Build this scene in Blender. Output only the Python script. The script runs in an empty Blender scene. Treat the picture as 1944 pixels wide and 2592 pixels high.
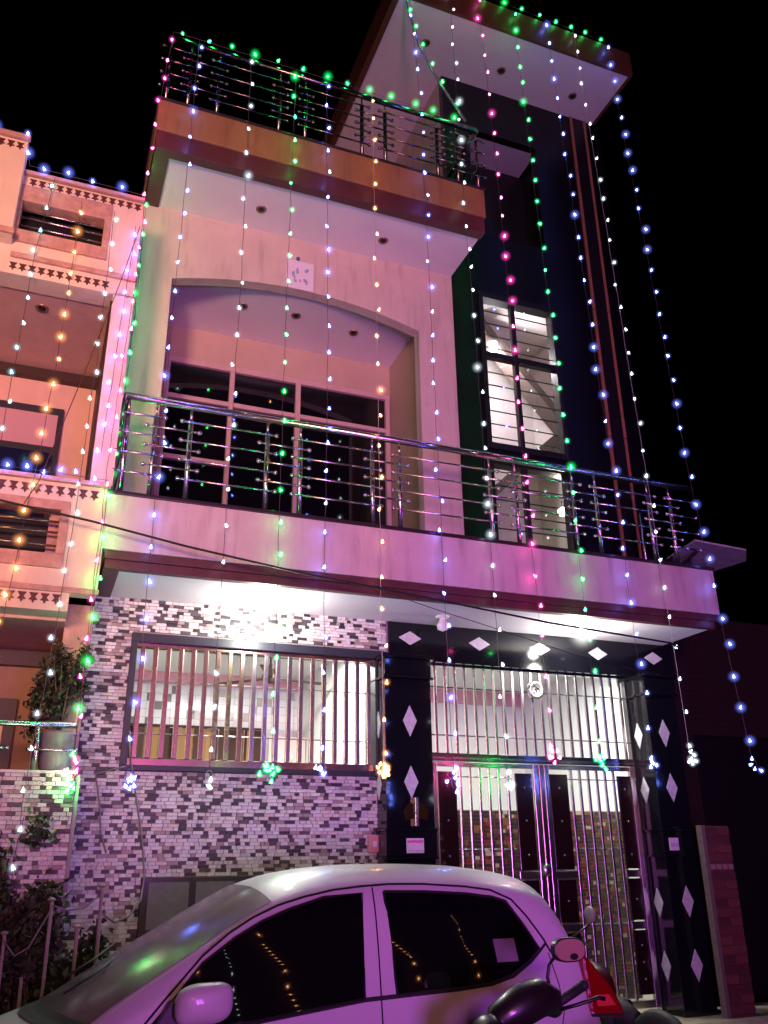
import bpy, math, random
from mathutils import Vector, Matrix
random.seed(7)
R = math.radians
sc = bpy.context.scene
col = sc.collection

# ------------------------------------------------------------------ camera
cd = bpy.data.cameras.new('camera')
cam = bpy.data.objects.new('camera', cd); col.objects.link(cam)
cd.sensor_fit = 'HORIZONTAL'; cd.sensor_width = 36.0; cd.lens = 2203.07 / 1944 * 36.0
cd.clip_start = 0.05; cd.clip_end = 500
rt = Vector((.93147031, -.36360077, -.0125516)); up = Vector((-.12614799, -.35514001, .92626252)); fw = Vector((.34124734, .86120268, .37666988))
cam.matrix_world = Matrix(((rt.x, up.x, -fw.x, 0), (rt.y, up.y, -fw.y, -7.0), (rt.z, up.z, -fw.z, 1.65), (0, 0, 0, 1)))
sc.camera = cam
# ------------------------------------------------------------------ night sky
w = bpy.data.worlds.new("World"); sc.world = w; w.use_nodes = True
nt = w.node_tree; bg = nt.nodes['Background']
sky = nt.nodes.new('ShaderNodeTexSky'); sky.sky_type = 'NISHITA'; sky.sun_disc = False
sky.sun_elevation = R(-6); sky.sun_rotation = R(200)
nt.links.new(sky.outputs[0], bg.inputs[0]); bg.inputs[1].default_value = 0.0015
# ------------------------------------------------------------------ view
vs = sc.view_settings; vs.view_transform = 'Standard'; vs.look = 'None'; vs.exposure = -0.2; vs.gamma = 1.0; vs.use_curve_mapping = False
sc.render.engine = 'CYCLES'
cy = sc.cycles
cy.use_denoising = True; cy.max_bounces = 6; cy.diffuse_bounces = 3; cy.glossy_bounces = 4
cy.transparent_max_bounces = 24; cy.sample_clamp_indirect = 4.0; cy.sample_clamp_direct = 30.0
cy.caustics_reflective = False; cy.caustics_refractive = False

KEY = (1.0, .34, .34); WARM = (1.0, .50, .36); VIOLET = (.62, .12, 1.0)

# ------------------------------------------------------------------ helpers
class MB:
    def __init__(s): s.v = []; s.f = []; s.m = []
    def add(s, vs_, fs, m=0):
        b = len(s.v); s.v += [tuple(p) for p in vs_]
        for f in fs: s.f.append(tuple(b + i for i in f)); s.m.append(m)
        return s
    def box(s, x0, x1, y0, y1, z0, z1, m=0):
        return s.add([(x0,y0,z0),(x1,y0,z0),(x1,y1,z0),(x0,y1,z0),(x0,y0,z1),(x1,y0,z1),(x1,y1,z1),(x0,y1,z1)],
            [(0,3,2,1),(4,5,6,7),(0,1,5,4),(1,2,6,5),(2,3,7,6),(3,0,4,7)], m)
    def prism(s, poly, y0, y1, m=0):            # polygon in x,z pushed along y
        n = len(poly)
        vs_ = [(x, y0, z) for x, z in poly] + [(x, y1, z) for x, z in poly]
        fs = [tuple(range(n)), tuple(range(2*n-1, n-1, -1))] + [(i, i+n, (i+1) % n + n, (i+1) % n) for i in range(n)]
        return s.add(vs_, fs, m)
    def prism_x(s, poly, x0, x1, m=0):          # polygon in y,z pushed along x
        n = len(poly)
        vs_ = [(x0, y, z) for y, z in poly] + [(x1, y, z) for y, z in poly]
        fs = [tuple(range(n)), tuple(range(2*n-1, n-1, -1))] + [(i, i+n, (i+1) % n + n, (i+1) % n) for i in range(n)]
        return s.add(vs_, fs, m)
    def tube(s, pts, r, n=8, m=0, cap=True):
        pts = [Vector(p) for p in pts]; rings = []
        rr = r if isinstance(r, (list, tuple)) else [r]*len(pts)
        prev = None
        for i, p in enumerate(pts):
            t = (pts[min(i+1, len(pts)-1)] - pts[max(i-1, 0)]).normalized()
            if prev is None: prev = Vector((0, 0, 1)) if abs(t.z) < .9 else Vector((1, 0, 0))
            u = t.cross(prev).normalized(); v = t.cross(u).normalized(); prev = -v if v.dot(prev) < 0 else v
            u = t.cross(prev).normalized(); v = t.cross(u).normalized()
            rings.append([p + (u*math.cos(2*math.pi*k/n) + v*math.sin(2*math.pi*k/n))*rr[i] for k in range(n)])
        vs_ = [q for ring in rings for q in ring]; fs = []
        for i in range(len(pts)-1):
            for k in range(n):
                a = i*n+k; b = i*n+(k+1) % n; fs.append((a, b, b+n, a+n))
        if cap: fs.append(tuple(range(n-1, -1, -1))); fs.append(tuple(range((len(pts)-1)*n, len(pts)*n)))
        return s.add(vs_, fs, m)
    def ball(s, c, r, seg=8, rings=6, m=0, sc_=(1, 1, 1)):
        vs_ = [(c[0], c[1], c[2]+r*sc_[2])]
        for i in range(1, rings):
            a = math.pi*i/rings
            for k in range(seg):
                b = 2*math.pi*k/seg
                vs_.append((c[0]+r*sc_[0]*math.sin(a)*math.cos(b), c[1]+r*sc_[1]*math.sin(a)*math.sin(b), c[2]+r*sc_[2]*math.cos(a)))
        vs_.append((c[0], c[1], c[2]-r*sc_[2])); last = len(vs_)-1; fs = []
        for k in range(seg): fs.append((0, 1+k, 1+(k+1) % seg))
        for i in range(rings-2):
            for k in range(seg):
                a = 1+i*seg+k; b = 1+i*seg+(k+1) % seg; fs.append((a, a+seg, b+seg, b))
        o = 1+(rings-2)*seg
        for k in range(seg): fs.append((last, o+(k+1) % seg, o+k))
        return s.add(vs_, fs, m)
    def lathe(s, c, prof, n=20, m=0, axis='z'):
        vs_ = []
        for r, h in prof:
            for k in range(n):
                a = 2*math.pi*k/n
                if axis == 'z': vs_.append((c[0]+r*math.cos(a), c[1]+r*math.sin(a), c[2]+h))
                else: vs_.append((c[0]+r*math.cos(a), c[1]+h, c[2]+r*math.sin(a)))
        fs = [(i*n+k, i*n+(k+1) % n, (i+1)*n+(k+1) % n, (i+1)*n+k) for i in range(len(prof)-1) for k in range(n)]
        return s.add(vs_, fs, m)
    def mesh(s, name, mats, smooth=False):
        me = bpy.data.meshes.new(name); me.from_pydata(s.v, [], s.f)
        mats = mats if isinstance(mats, (list, tuple)) else [mats]
        for m in mats: me.materials.append(m)
        if len(mats) > 1: me.polygons.foreach_set('material_index', s.m)
        if smooth: me.polygons.foreach_set('use_smooth', [True]*len(me.polygons))
        me.update(); return me
    def build(s, name, mats, parent=None, smooth=False, bevel=0, **kw):
        return link(name, s.mesh(name, mats, smooth), parent, bevel=bevel, **kw)

def origin(o):
    v = Vector(o.location)
    while o.parent is not None: o = o.parent; v = v + o.location if False else v
    return v
WO = {}
def link(name, me, parent=None, loc=(0, 0, 0), bevel=0, **kw):
    """loc is in world coordinates; parents are Empties or meshes without rotation"""
    o = bpy.data.objects.new(name, me); col.objects.link(o)
    wl = Vector(loc); WO[o.name] = wl
    if parent is not None:
        o.parent = parent; o.location = wl - WO[parent.name]
    else: o.location = wl
    if bevel:
        b = o.modifiers.new('bevel', 'BEVEL'); b.width = bevel; b.segments = 2; b.limit_method = 'ANGLE'
    for k, v in kw.items(): o[k] = v
    return o
def thing(name, label, cat, loc=(0, 0, 0), group=None):
    o = link(name, None, None, loc); o['label'] = label; o['category'] = cat
    if group: o['group'] = group
    return o
def tag(o, label, cat, group=None):
    o['label'] = label; o['category'] = cat
    if group: o['group'] = group
    return o

# ------------------------------------------------------------------ materials
def mat(name, c, rough=.6, metal=0.0, var=.0, scale=6.0, bump=0.0, bscale=60.0, spec=.5, coat=0.0, stain=0.0):
    m = bpy.data.materials.new(name); m.use_nodes = True; N = m.node_tree.nodes; L = m.node_tree.links
    p = N['Principled BSDF']; p.inputs['Roughness'].default_value = rough; p.inputs['Metallic'].default_value = metal
    p.inputs['Specular IOR Level'].default_value = spec; p.inputs['Coat Weight'].default_value = coat
    p.inputs['Base Color'].default_value = (*c, 1)
    if var or stain or bump:
        tc = N.new('ShaderNodeTexCoord')
    if var or stain:
        n = N.new('ShaderNodeTexNoise'); n.inputs['Scale'].default_value = scale; n.inputs['Detail'].default_value = 6; n.inputs['Roughness'].default_value = .65
        L.new(tc.outputs['Object'], n.inputs['Vector'])
        r = N.new('ShaderNodeMapRange'); r.inputs[1].default_value = .3; r.inputs[2].default_value = .7
        r.inputs[3].default_value = 1-var; r.inputs[4].default_value = 1+var*.6; L.new(n.outputs[0], r.inputs[0])
        mx = N.new('ShaderNodeVectorMath'); mx.operation = 'SCALE'; mx.inputs[0].default_value = c; L.new(r.outputs[0], mx.inputs['Scale'])
        out = mx.outputs[0]
        if stain:
            mp = N.new('ShaderNodeMapping'); mp.inputs['Scale'].default_value = (5, 5, .7); L.new(tc.outputs['Object'], mp.inputs[0])
            n2 = N.new('ShaderNodeTexNoise'); n2.inputs['Scale'].default_value = 2.2; n2.inputs['Detail'].default_value = 7; L.new(mp.outputs[0], n2.inputs['Vector'])
            r2 = N.new('ShaderNodeMapRange'); r2.inputs[1].default_value = .52; r2.inputs[2].default_value = .75; r2.inputs[3].default_value = 1; r2.inputs[4].default_value = 1-stain
            L.new(n2.outputs[0], r2.inputs[0])
            mx2 = N.new('ShaderNodeVectorMath'); mx2.operation = 'SCALE'; L.new(out, mx2.inputs[0]); L.new(r2.outputs[0], mx2.inputs['Scale']); out = mx2.outputs[0]
        L.new(out, p.inputs['Base Color'])
        rr = N.new('ShaderNodeMapRange'); rr.inputs[3].default_value = max(.02, rough-.08); rr.inputs[4].default_value = min(1, rough+.1)
        L.new(n.outputs[0], rr.inputs[0]); L.new(rr.outputs[0], p.inputs['Roughness'])
    if bump:
        nb = N.new('ShaderNodeTexNoise'); nb.inputs['Scale'].default_value = bscale; nb.inputs['Detail'].default_value = 4; L.new(tc.outputs['Object'], nb.inputs['Vector'])
        b = N.new('ShaderNodeBump'); b.inputs['Strength'].default_value = bump; b.inputs['Distance'].default_value = .01
        L.new(nb.outputs[0], b.inputs['Height']); L.new(b.outputs[0], p.inputs['Normal'])
    return m
def emat(name, c, s):
    m = bpy.data.materials.new(name); m.use_nodes = True; N = m.node_tree.nodes; L = m.node_tree.links
    N.remove(N['Principled BSDF']); e = N.new('ShaderNodeEmission'); e.inputs[0].default_value = (*c, 1); e.inputs[1].default_value = s
    L.new(e.outputs[0], N['Material Output'].inputs['Surface']); return m
def vmat(name, c, s, radius):      # emissive ball added around a bulb as a soft lens halo
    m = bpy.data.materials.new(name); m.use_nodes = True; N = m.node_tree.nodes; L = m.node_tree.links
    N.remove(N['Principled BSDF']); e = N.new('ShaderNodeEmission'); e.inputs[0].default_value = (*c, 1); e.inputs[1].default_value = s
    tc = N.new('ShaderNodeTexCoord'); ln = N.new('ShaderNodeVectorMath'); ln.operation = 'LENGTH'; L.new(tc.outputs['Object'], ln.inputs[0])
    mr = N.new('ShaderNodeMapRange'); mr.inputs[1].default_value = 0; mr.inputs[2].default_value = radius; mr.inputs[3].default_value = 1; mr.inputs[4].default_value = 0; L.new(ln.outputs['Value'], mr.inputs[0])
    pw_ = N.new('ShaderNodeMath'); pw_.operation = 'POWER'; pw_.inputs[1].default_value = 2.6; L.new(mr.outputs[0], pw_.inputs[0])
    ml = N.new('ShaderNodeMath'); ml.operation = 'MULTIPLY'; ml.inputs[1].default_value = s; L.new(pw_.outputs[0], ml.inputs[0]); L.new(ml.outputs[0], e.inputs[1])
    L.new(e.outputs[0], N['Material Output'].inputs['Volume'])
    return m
def gmat(name, tint, gloss):
    m = bpy.data.materials.new(name); m.use_nodes = True; N = m.node_tree.nodes; L = m.node_tree.links
    N.remove(N['Principled BSDF']); t = N.new('ShaderNodeBsdfTransparent'); t.inputs[0].default_value = (*tint, 1)
    g = N.new('ShaderNodeBsdfGlossy'); g.inputs['Roughness'].default_value = .02
    x = N.new('ShaderNodeMixShader'); x.inputs[0].default_value = gloss
    L.new(t.outputs[0], x.inputs[1]); L.new(g.outputs[0], x.inputs[2]); L.new(x.outputs[0], N['Material Output'].inputs['Surface']); return m

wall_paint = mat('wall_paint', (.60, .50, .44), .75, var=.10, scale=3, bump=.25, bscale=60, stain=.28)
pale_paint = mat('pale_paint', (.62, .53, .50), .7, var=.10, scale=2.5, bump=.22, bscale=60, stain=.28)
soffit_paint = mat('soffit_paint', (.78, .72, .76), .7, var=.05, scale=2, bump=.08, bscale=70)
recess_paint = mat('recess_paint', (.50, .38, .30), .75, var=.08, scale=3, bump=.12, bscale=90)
ochre = mat('ochre_paint', (.30, .17, .07), .7, var=.14, scale=5, bump=.2, bscale=110, stain=.3)
maroon = mat('maroon_board', (.10, .035, .04), .45, var=.2, scale=7, bump=.15)
brown_board = mat('brown_board', (.12, .05, .03), .5, var=.2, scale=7, bump=.15)
granite = mat('black_granite', (.006, .006, .010), .10, var=.3, scale=60, spec=.5)
tower_clad = mat('dark_cladding', (.005, .0042, .007), .30, var=.25, scale=14, spec=.35)
black_board = mat('black_board', (.012, .01, .014), .35, spec=.4)
copper = mat('copper_strip', (.36, .14, .08), .5, var=.2, scale=12)
coping = mat('dark_coping', (.03, .02, .025), .3)
grout = mat('tile_grout', (.34, .32, .31), .85, var=.1, scale=40)
steel = mat('steel', (.72, .66, .66), .26, 1.0)
roof_steel = mat('roof_steel', (.22, .20, .20), .22, 1.0)
steel_dark = mat('steel_dark', (.45, .43, .45), .2, 1.0)
red_steel = mat('coppery_steel', (.55, .35, .31), .25, 1.0)
white_marble = mat('white_marble', (.62, .62, .64), .3, var=.25, scale=30)
iron = mat('dark_iron', (.02, .022, .035), .4)
dark_glass = mat('dark_glass', (.004, .004, .007), .03, spec=1.0)
car_glass = mat('car_glass', (.004, .004, .005), .02, spec=1.0)
window_glass = gmat('window_glass', (.93, .95, .96), .09)
frame_paint = mat('frame_paint', (.55, .40, .38), .5, var=.1, scale=10)
neigh_paint = mat('neigh_paint', (.74, .60, .46), .75, var=.08, scale=4, bump=.2, bscale=90, stain=.12)
neigh_pink = mat('neigh_pink', (.66, .42, .34), .75, var=.08, scale=4, bump=.15, bscale=90, stain=.1)
neigh_trim = mat('neigh_trim', (.52, .30, .24), .6, var=.3, scale=16, bump=.3, bscale=60)
ornament_m = mat('ornament_brown', (.09, .022, .018), .6, var=.3, scale=20)
dark_brown = mat('dark_brown', (.035, .015, .012), .5)
room_white = mat('room_white', (.78, .78, .76), .6)
room_pink = mat('room_pink', (.70, .34, .38), .6)
car_paint = mat('car_paint', (.66, .63, .65), .40, .0, var=.03, scale=60, coat=.25, bump=.05, bscale=200)
rubber = mat('rubber', (.015, .014, .015), .7)
plastic_black = mat('plastic_black', (.012, .011, .011), .4)
asphalt = mat('asphalt', (.05, .048, .046), .9, var=.3, scale=30, bump=.6, bscale=120)
concrete = mat('concrete', (.32, .27, .20), .9, var=.25, scale=12, bump=.5, bscale=70)
tail_red = mat('tail_red', (.26, .003, .006), .12, coat=1.0, bump=.5, bscale=45)

# ------------------------------------------------------------------ ground
MB().box(-60, 60, -60, 60, -.5, 0).build('ground', asphalt, kind='structure')
MB().prism_x([(-.9, .004), (.2, .004), (.2, .45), (-.45, .45)], 2.6, 9.0).build('pavement', concrete, kind='structure', bevel=.01)

# ================================================================== MAIN HOUSE
H = thing('house', 'large decorated house with stone tile wall, arched balcony recess and tall dark tower', 'house', (3.0, .1, 0))
# ground floor wall around the window
m = MB()
m.box(.31, .63, .02, .23, 0, 3.66); m.box(.63, 2.76, .02, .23, 0, 2.36); m.box(.63, 2.76, .02, .23, 3.37, 3.66); m.box(2.76, 2.80, .02, .23, 0, 3.66)
m.build('wall', grout, H)
# stone tiles
tcols = [(.72, .71, .69), (.60, .60, .60), (.66, .58, .52), (.36, .29, .27), (.075, .065, .07), (.032, .028, .034)]
tmats = [mat('stone_tile_%s' % n, c, .38, var=.25, scale=60, bump=.3, bscale=150) for n, c in zip(('cream', 'grey', 'beige', 'brown', 'charcoal', 'black'), tcols)]
twid = (.036, .056, .082)
tmesh = {}
for i, wd in enumerate(twid):
    for j, mm in enumerate(tmats):
        b = MB(); b.add([(0,0,0),(wd-.003,0,0),(wd-.003,.018,0),(0,.018,0),(.001,-.0,.0235),(wd-.004,0,.0235),(wd-.003,.018,.0235),(0,.018,.0235)],
            [(0,3,2,1),(4,5,6,7),(0,1,5,4),(1,2,6,5),(2,3,7,6),(3,0,4,7)])
        tmesh[i, j] = b.mesh('tile', mm)
def tile_rows(x0, x1, z0, z1, skip, seed):
    rnd = random.Random(seed); out = []; z = z0; r = 0; lastd = False
    while z < z1-.01:
        x = x0 - rnd.random()*.035
        while x < x1-.004:
            i = rnd.choices((0, 1, 2), (3, 3, 4))[0]; wd = twid[i]
            j = rnd.choices(range(6), (26, 16, 13, 11, 18, 20) if not lastd else (38, 24, 20, 15, 1, 2))[0]; lastd = j > 3
            a = max(x, x0); e = min(x+wd, x1)
            if e-a > .012:
                cut = (a != x) or (e < x+wd-.001)
                s = skip(a, e, z, z+.0235)
                if not s: out.append((a, e, z, i, j, rnd.random()*.010, cut))
                elif isinstance(s, tuple): out.append((s[0], s[1], z, i, j, rnd.random()*.010, True))
            x += wd
        z += .0262; r += 1
    return out
def lay_tiles(tiles, y, parent, rank, name='tile', yofs=0.0):
    whole = sorted([t for t in tiles if not t[6]], key=rank)[:300]; ws = set(map(id, whole))
    for a, e, z, i, j, d, c in whole: link(name, tmesh[i, j], parent, (a, y-.014-d, z))
    b = MB()
    for t in tiles:
        if id(t) in ws: continue
        a, e, z, i, j, d, c = t
        b.box(a, e-.003, y-.014-d, y, z, z+.0235, j)
    b.build('small_tiles', tmats, parent, kind='stuff')
def skip_main(a, e, z0, z1):
    if z1 > 2.33 and z0 < 3.385 and e > .625 and a < 2.765:
        if a < .61: return (a, .625)
        if e > 2.775: return (2.765, e)
        return True
    if z1 > 1.19 and z0 < 1.59 and e > .85 and a < 1.70:
        if a < .84: return (a, .85)
        if e > 1.71: return (1.70, e)
        return True
    return False
tl = tile_rows(.31, 2.78, .55, 3.655, skip_main, 3)
lay_tiles(tl, .02, H, lambda t: abs(t[2]-2.0) + .25*abs(t[0]-1.6))
# low vent window behind the car
m = MB(); f = m.box(.85, 1.70, -.02, .019, 1.19, 1.59).build('vent_frame', iron, H, bevel=.004)
vp = mat('vent_board', (.20, .18, .21), .8, var=.2, scale=20)
for a, b_ in ((.90, 1.19), (1.24, 1.53)): MB().box(a, b_, -.03, -.0205, 1.25, 1.56).build('vent_panel', vp, f)
# window grille
m = MB()
m.box(.615, 2.775, -.03, .23, 3.315, 3.385); m.box(.615, 2.775, -.035, .23, 2.335, 2.375); m.box(.615, .665, -.03, .23, 2.375, 3.315); m.box(2.66, 2.775, -.03, .23, 2.375, 3.315)
wf = m.build('window_frame', iron, H, bevel=.004)
m = MB(); m.box(.665, 2.66, .012, .05, 2.376, 2.43); m.box(.665, 2.66, .012, .05, 3.285, 3.314); m.build('window_rail', red_steel, wf, bevel=.004)
for z in (3.02, 2.615): MB().tube([(.666, .031, z), (2.659, .031, z)], .006, 6).build('cross_rod', steel, wf)
for k in range(20):
    x = .713 + (2.609-.713)*k/19
    MB().box(x-.0185, x+.0185, -.006, .024, 2.4305, 3.2845).build('bar', red_steel if k < 9 else steel, wf, bevel=.004)
# granite gate surround
m = MB(); m.box(2.80, 5.86, -.012, .2, 3.33, 3.664); m.build('lintel', granite, H)
def pilaster(x0, x1, side_d):
    b = MB()
    b.box(x0, x1, -.2, .16, .45, 3.12)
    b.box(x0-.02, x1+.02, -.225, .159, 3.12, 3.14); b.box(x0-.004, x1+.004, -.21, .158, 3.14, 3.29); b.box(x0-.03, x1+.03, -.235, .157, 3.29, 3.325)
    b.box(x0-.018, x1+.018, -.222, .156, 1.905, 1.925); b.box(x0-.018, x1+.018, -.222, .156, 1.695, 1.715)
    b.box(x0-.01, x1+.01, -.215, .158, 1.715, 1.905)
    return b.build('pilaster', granite, H, bevel=.004)
pL = pilaster(2.68, 3.10, 0); pR = pilaster(5.325, 5.665, 0)
def dia_front(x, z, hw, hh, par, y=-.2):
    MB().prism([(x-hw, z), (x, z-hh), (x+hw, z), (x, z+hh)], y-.006, y+.002).build('diamond_inlay', white_marble, par)
def dia_side(x, y, z, hw, hh, par):
    MB().prism_x([(y-hw, z), (y, z-hh), (y+hw, z), (y, z+hh)], x-.006, x+.002).build('diamond_inlay', white_marble, par)
for z in (2.77, 2.28, 1.33, .83):
    dia_front(2.90, z, .062, .128, pL); dia_front(5.485 + (2.77-z)*.012, z, .060, .125, pR)
    dia_side(2.68, -.05, z-.02, .055, .11, pL); dia_side(5.325, -.03, z-.01, .062, .12, pR)
for x in (3.0, 3.69, 4.33, 4.97, 5.62): dia_front(x, 3.525, .11, .062, H, -.012)
# balcony slab, trims, soffit
MB().box(.28, 5.82, -.8, .02, 3.785, 4.215).build('balcony_fascia', pale_paint, H, bevel=.006)
MB().box(.27, 5.83, -.812, .019, 4.2155, 4.245).build('balcony_coping', coping, H, bevel=.004)
m = MB(); m.box(.30, 5.80, -.785, -.70, 3.722, 3.7845); m.box(.31, 5.77, -.765, -.70, 3.655, 3.7215); m.box(.305, .42, -.7, .0, 3.655, 3.784); m.build('fascia_board', maroon, H, bevel=.004)
MB().box(.42, 5.76, -.6995, .3, 3.666, 3.7835).build('soffit', soffit_paint, H)
# upper front wall with arched opening
def arch_z(x): 
    u = (x-1.925)/1.265
    return 6.80 + .19*(1-u*u)
m = MB(); m.box(.33, .66, 0, .12, 4.24, 7.60); m.box(3.19, 3.60, 0, .12, 4.24, 7.60)
N_ = 28
for i in range(N_):
    xa = .66+2.53*i/N_; xb = .66+2.53*(i+1)/N_
    m.prism([(xa, arch_z(xa)), (xb, arch_z(xb)), (xb, 7.60), (xa, 7.60)], 0, .12)
m.build('arch_wall', wall_paint, H)
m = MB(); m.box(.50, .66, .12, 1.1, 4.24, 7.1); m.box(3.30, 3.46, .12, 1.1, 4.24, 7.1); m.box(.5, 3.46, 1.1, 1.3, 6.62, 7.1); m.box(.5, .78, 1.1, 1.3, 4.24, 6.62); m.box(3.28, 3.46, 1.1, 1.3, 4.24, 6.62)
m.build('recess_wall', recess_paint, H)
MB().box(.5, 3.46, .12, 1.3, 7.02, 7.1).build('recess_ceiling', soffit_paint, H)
MB().box(.33, 5.8, .0, 2.8, 4.05, 4.23).build('floor_slab', concrete, H)
# balcony doors
m = MB()
m.box(.78, 3.28, 1.06, 1.16, 6.56, 6.62); m.box(.78, .83, 1.06, 1.16, 4.24, 6.56); m.box(3.23, 3.28, 1.06, 1.16, 4.24, 6.56)
m.box(1.455, 1.505, 1.06, 1.16, 4.24, 6.56); m.box(2.18, 2.235, 1.06, 1.16, 4.24, 6.56)
for a, b_ in ((.83, 1.455), (1.505, 2.18), (2.235, 3.23)): m.box(a, b_, 1.065, 1.155, 6.14, 6.19)
m.box(.83, 1.455, 1.065, 1.155, 5.45, 5.50)
df = m.build('door_frame', frame_paint, H, bevel=.004)
for a, b_ in ((.83, 1.455), (1.505, 2.18), (2.235, 3.23)):
    MB().box(a, b_, 1.10, 1.12, 6.19, 6.56).build('pane', dark_glass, df)
    if a < 1: MB().box(a, b_, 1.10, 1.12, 5.50, 6.14).build('pane', dark_glass, df); MB().box(a, b_, 1.10, 1.12, 4.24, 5.45).build('pane', dark_glass, df)
    else: MB().box(a, b_, 1.10, 1.12, 4.24, 6.14).build('pane', dark_glass, df)
# roof slab over the recess
MB().box(.32, 3.62, -.8, .13, 7.765, 8.115).build('roof_fascia', ochre, H, bevel=.006)
MB().box(.31, 3.63, -.81, .13, 8.1155, 8.14).build('roof_coping', coping, H, bevel=.004)
m = MB(); m.box(.335, 3.605, -.785, -.68, 7.57, 7.7645); m.box(.335, .47, -.68, .0, 7.575, 7.764); m.build('roof_board', maroon, H, bevel=.004)
MB().box(.47, 3.60, -.6795, .13, 7.60, 7.764).build('roof_soffit', soffit_paint, H)
MB().box(.33, 3.6, .131, 4.2, 7.65, 8.10).build('roof_slab', concrete, H)
# tower
m = MB()
m.box(3.60, 3.93, -.01, .08, 4.245, 10.56); m.box(4.84, 5.86, -.01, .08, 4.245, 10.56)
m.box(3.93, 4.84, -.01, .08, 5.42, 5.60); m.box(3.93, 4.84, -.01, .08, 7.43, 8.3); m.box(3.93, 4.84, -.01, .08, 9.84, 10.56)
m.build('tower_cladding', tower_clad, H)
m = MB(); m.box(3.60, 3.74, .081, 2.6, 4.24, 10.56); m.box(5.72, 5.86, .081, 2.6, 4.24, 10.56); m.box(3.74, 5.72, 2.45, 2.6, 4.24, 10.56)
m.build('tower_wall', pale_paint, H)
for x in (5.42, 5.62):
    for za, zb in ((4.25, 5.95), (5.96, 7.6), (7.61, 9.2), (9.21, 10.55)):
        MB().box(x-.017, x+.017, -.035, -.0105, za, zb).build('trim_strip', copper, H, bevel=.003)
MB().box(5.44, 5.60, -.028, -.0106, 4.25, 10.55).build('trim_panel', black_board, H)
cl = mat('tower_room', (.70, .62, .60), .7, var=.12, scale=4)
m = MB(); m.box(3.741, 5.719, 1.75, 1.85, 4.24, 8.1); m.box(3.741, 5.719, .09, 1.75, 7.95, 8.1); m.box(5.60, 5.719, .09, 1.749, 4.24, 7.949); m.build('stair_wall', cl, H)
m = MB(); m.box(3.741, 4.9, .09, .9, 9.84, 9.93); m.box(3.741, 5.5, .5, .6, 8.15, 9.84, 1); m.box(3.741, 5.5, .09, .5, 8.11, 8.15, 1); m.box(4.95, 5.1, .09, .5, 8.15, 9.84, 1); m.build('niche_ceiling', [mat('niche_paint', (.36, .33, .42), .8), black_board], H)  # inner faces coloured black in place of deep shade
dk = mat('stair_slab', (.10, .07, .06), .7)
m = MB(); m.prism([(4.2, 5.2), (5.6, 6.5), (5.6, 6.64), (4.2, 5.34)], 1.2, 1.7); m.prism([(5.6, 6.5), (4.5, 7.75), (4.5, 7.9), (5.6, 6.66)], .95, 1.19); m.build('stair_flight', dk, H)
# tower windows
def tower_window(z0, z1, zt):
    b = MB(); b.box(3.90, 4.87, -.04, .085, z1-.03, z1+.04); b.box(3.90, 4.87, -.04, .085, z0-.04, z0+.03)
    b.box(3.90, 3.955, -.04, .085, z0+.03, z1-.03); b.box(4.815, 4.87, -.04, .085, z0+.03, z1-.03); b.box(4.30, 4.35, -.02, .04, z0+.03, z1-.03)
    if zt: b.box(3.955, 4.30, -.03, .035, zt-.035, zt+.035); b.box(4.35, 4.815, -.03, .035, zt-.035, zt+.035)
    f_ = b.build('window_frame', black_board, H, bevel=.003)
    z = z0+.14
    while z < z1-.06:
        if not zt or abs(z-zt) > .05: MB().tube([(3.956, .055, z), (4.814, .055, z)], .007, 6).build('rod', iron, f_)
        z += .155
    MB().box(3.956, 4.299, .01, .014, z0+.031, z1-.031).build('pane', window_glass, f_); MB().box(4.351, 4.814, .01, .014, z0+.031, z1-.031).build('pane', window_glass, f_)
tower_window(5.60, 7.43, 6.68); tower_window(4.28, 5.42, None)
# canopy on top of the tower
MB().box(2.70, 5.75, -.8, 2.7, 10.565, 10.61).build('canopy_soffit', soffit_paint, H)
m = MB(); m.box(2.66, 5.79, -.84, 2.75, 10.611, 10.93); m.box(2.66, 2.73, -.84, 2.75, 10.54, 10.5645); m.box(2.66, 2.699, -.84, 2.75, 10.5646, 10.6105); m.box(2.731, 5.79, -.84, -.8, 10.56, 10.6105); m.box(5.751, 5.79, -.799, 2.75, 10.56, 10.6105)
m.build('canopy_fascia', brown_board, H)
# rooms behind window and gate
m = MB(); m.box(.35, 5.8, 2.8, 2.9, .4, 3.66); m.box(.33, .45, .23, 2.8, .4, 3.66); m.box(5.72, 5.84, .2, 2.8, .4, 3.66); m.box(2.83, 2.95, .23, 2.8, .4, 3.66)
m.build('room_wall', room_white, H)
MB().box(.33, 5.84, .2, 2.9, 3.664, 3.70).build('room_ceiling', room_white, H)
m = MB(); m.box(.45, 2.83, 2.75, 2.799, 3.54, 3.663); m.box(.45, .55, .24, 2.749, 3.5, 3.663); m.box(2.95, 5.72, 2.76, 2.799, 3.5, 3.663); m.build('cove', room_pink, H)
MB().box(.33, 5.84, .1, 2.9, .38, .45).build('room_floor', concrete, H)
# wall tiles inside the front room
tw = mat('glazed_tile', (.80, .82, .80), .12, var=.05, scale=5); tg = mat('grey_glazed_tile', (.20, .17, .17), .15); tb = mat('beige_glazed_tile', (.48, .44, .40), .15)
rnd = random.Random(5); pl = MB(); cells = []
for iz in range(14):
    for ix in range(26):
        x = .56+ix*.087; z = 2.30+iz*.087
        cells.append((x, z))
acc = set(rnd.sample(range(len(cells)), 62))
for k, (x, z) in enumerate(cells):
    if k in acc: MB().box(x, x+.083, 2.782, 2.799, z, z+.083).build('accent_tile', tg if x < 1.75 else tb, H)
    else: pl.box(x, x+.083, 2.785, 2.7995, z, z+.083)
pl.build('wall_tiles', tw, H, kind='stuff')
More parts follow.
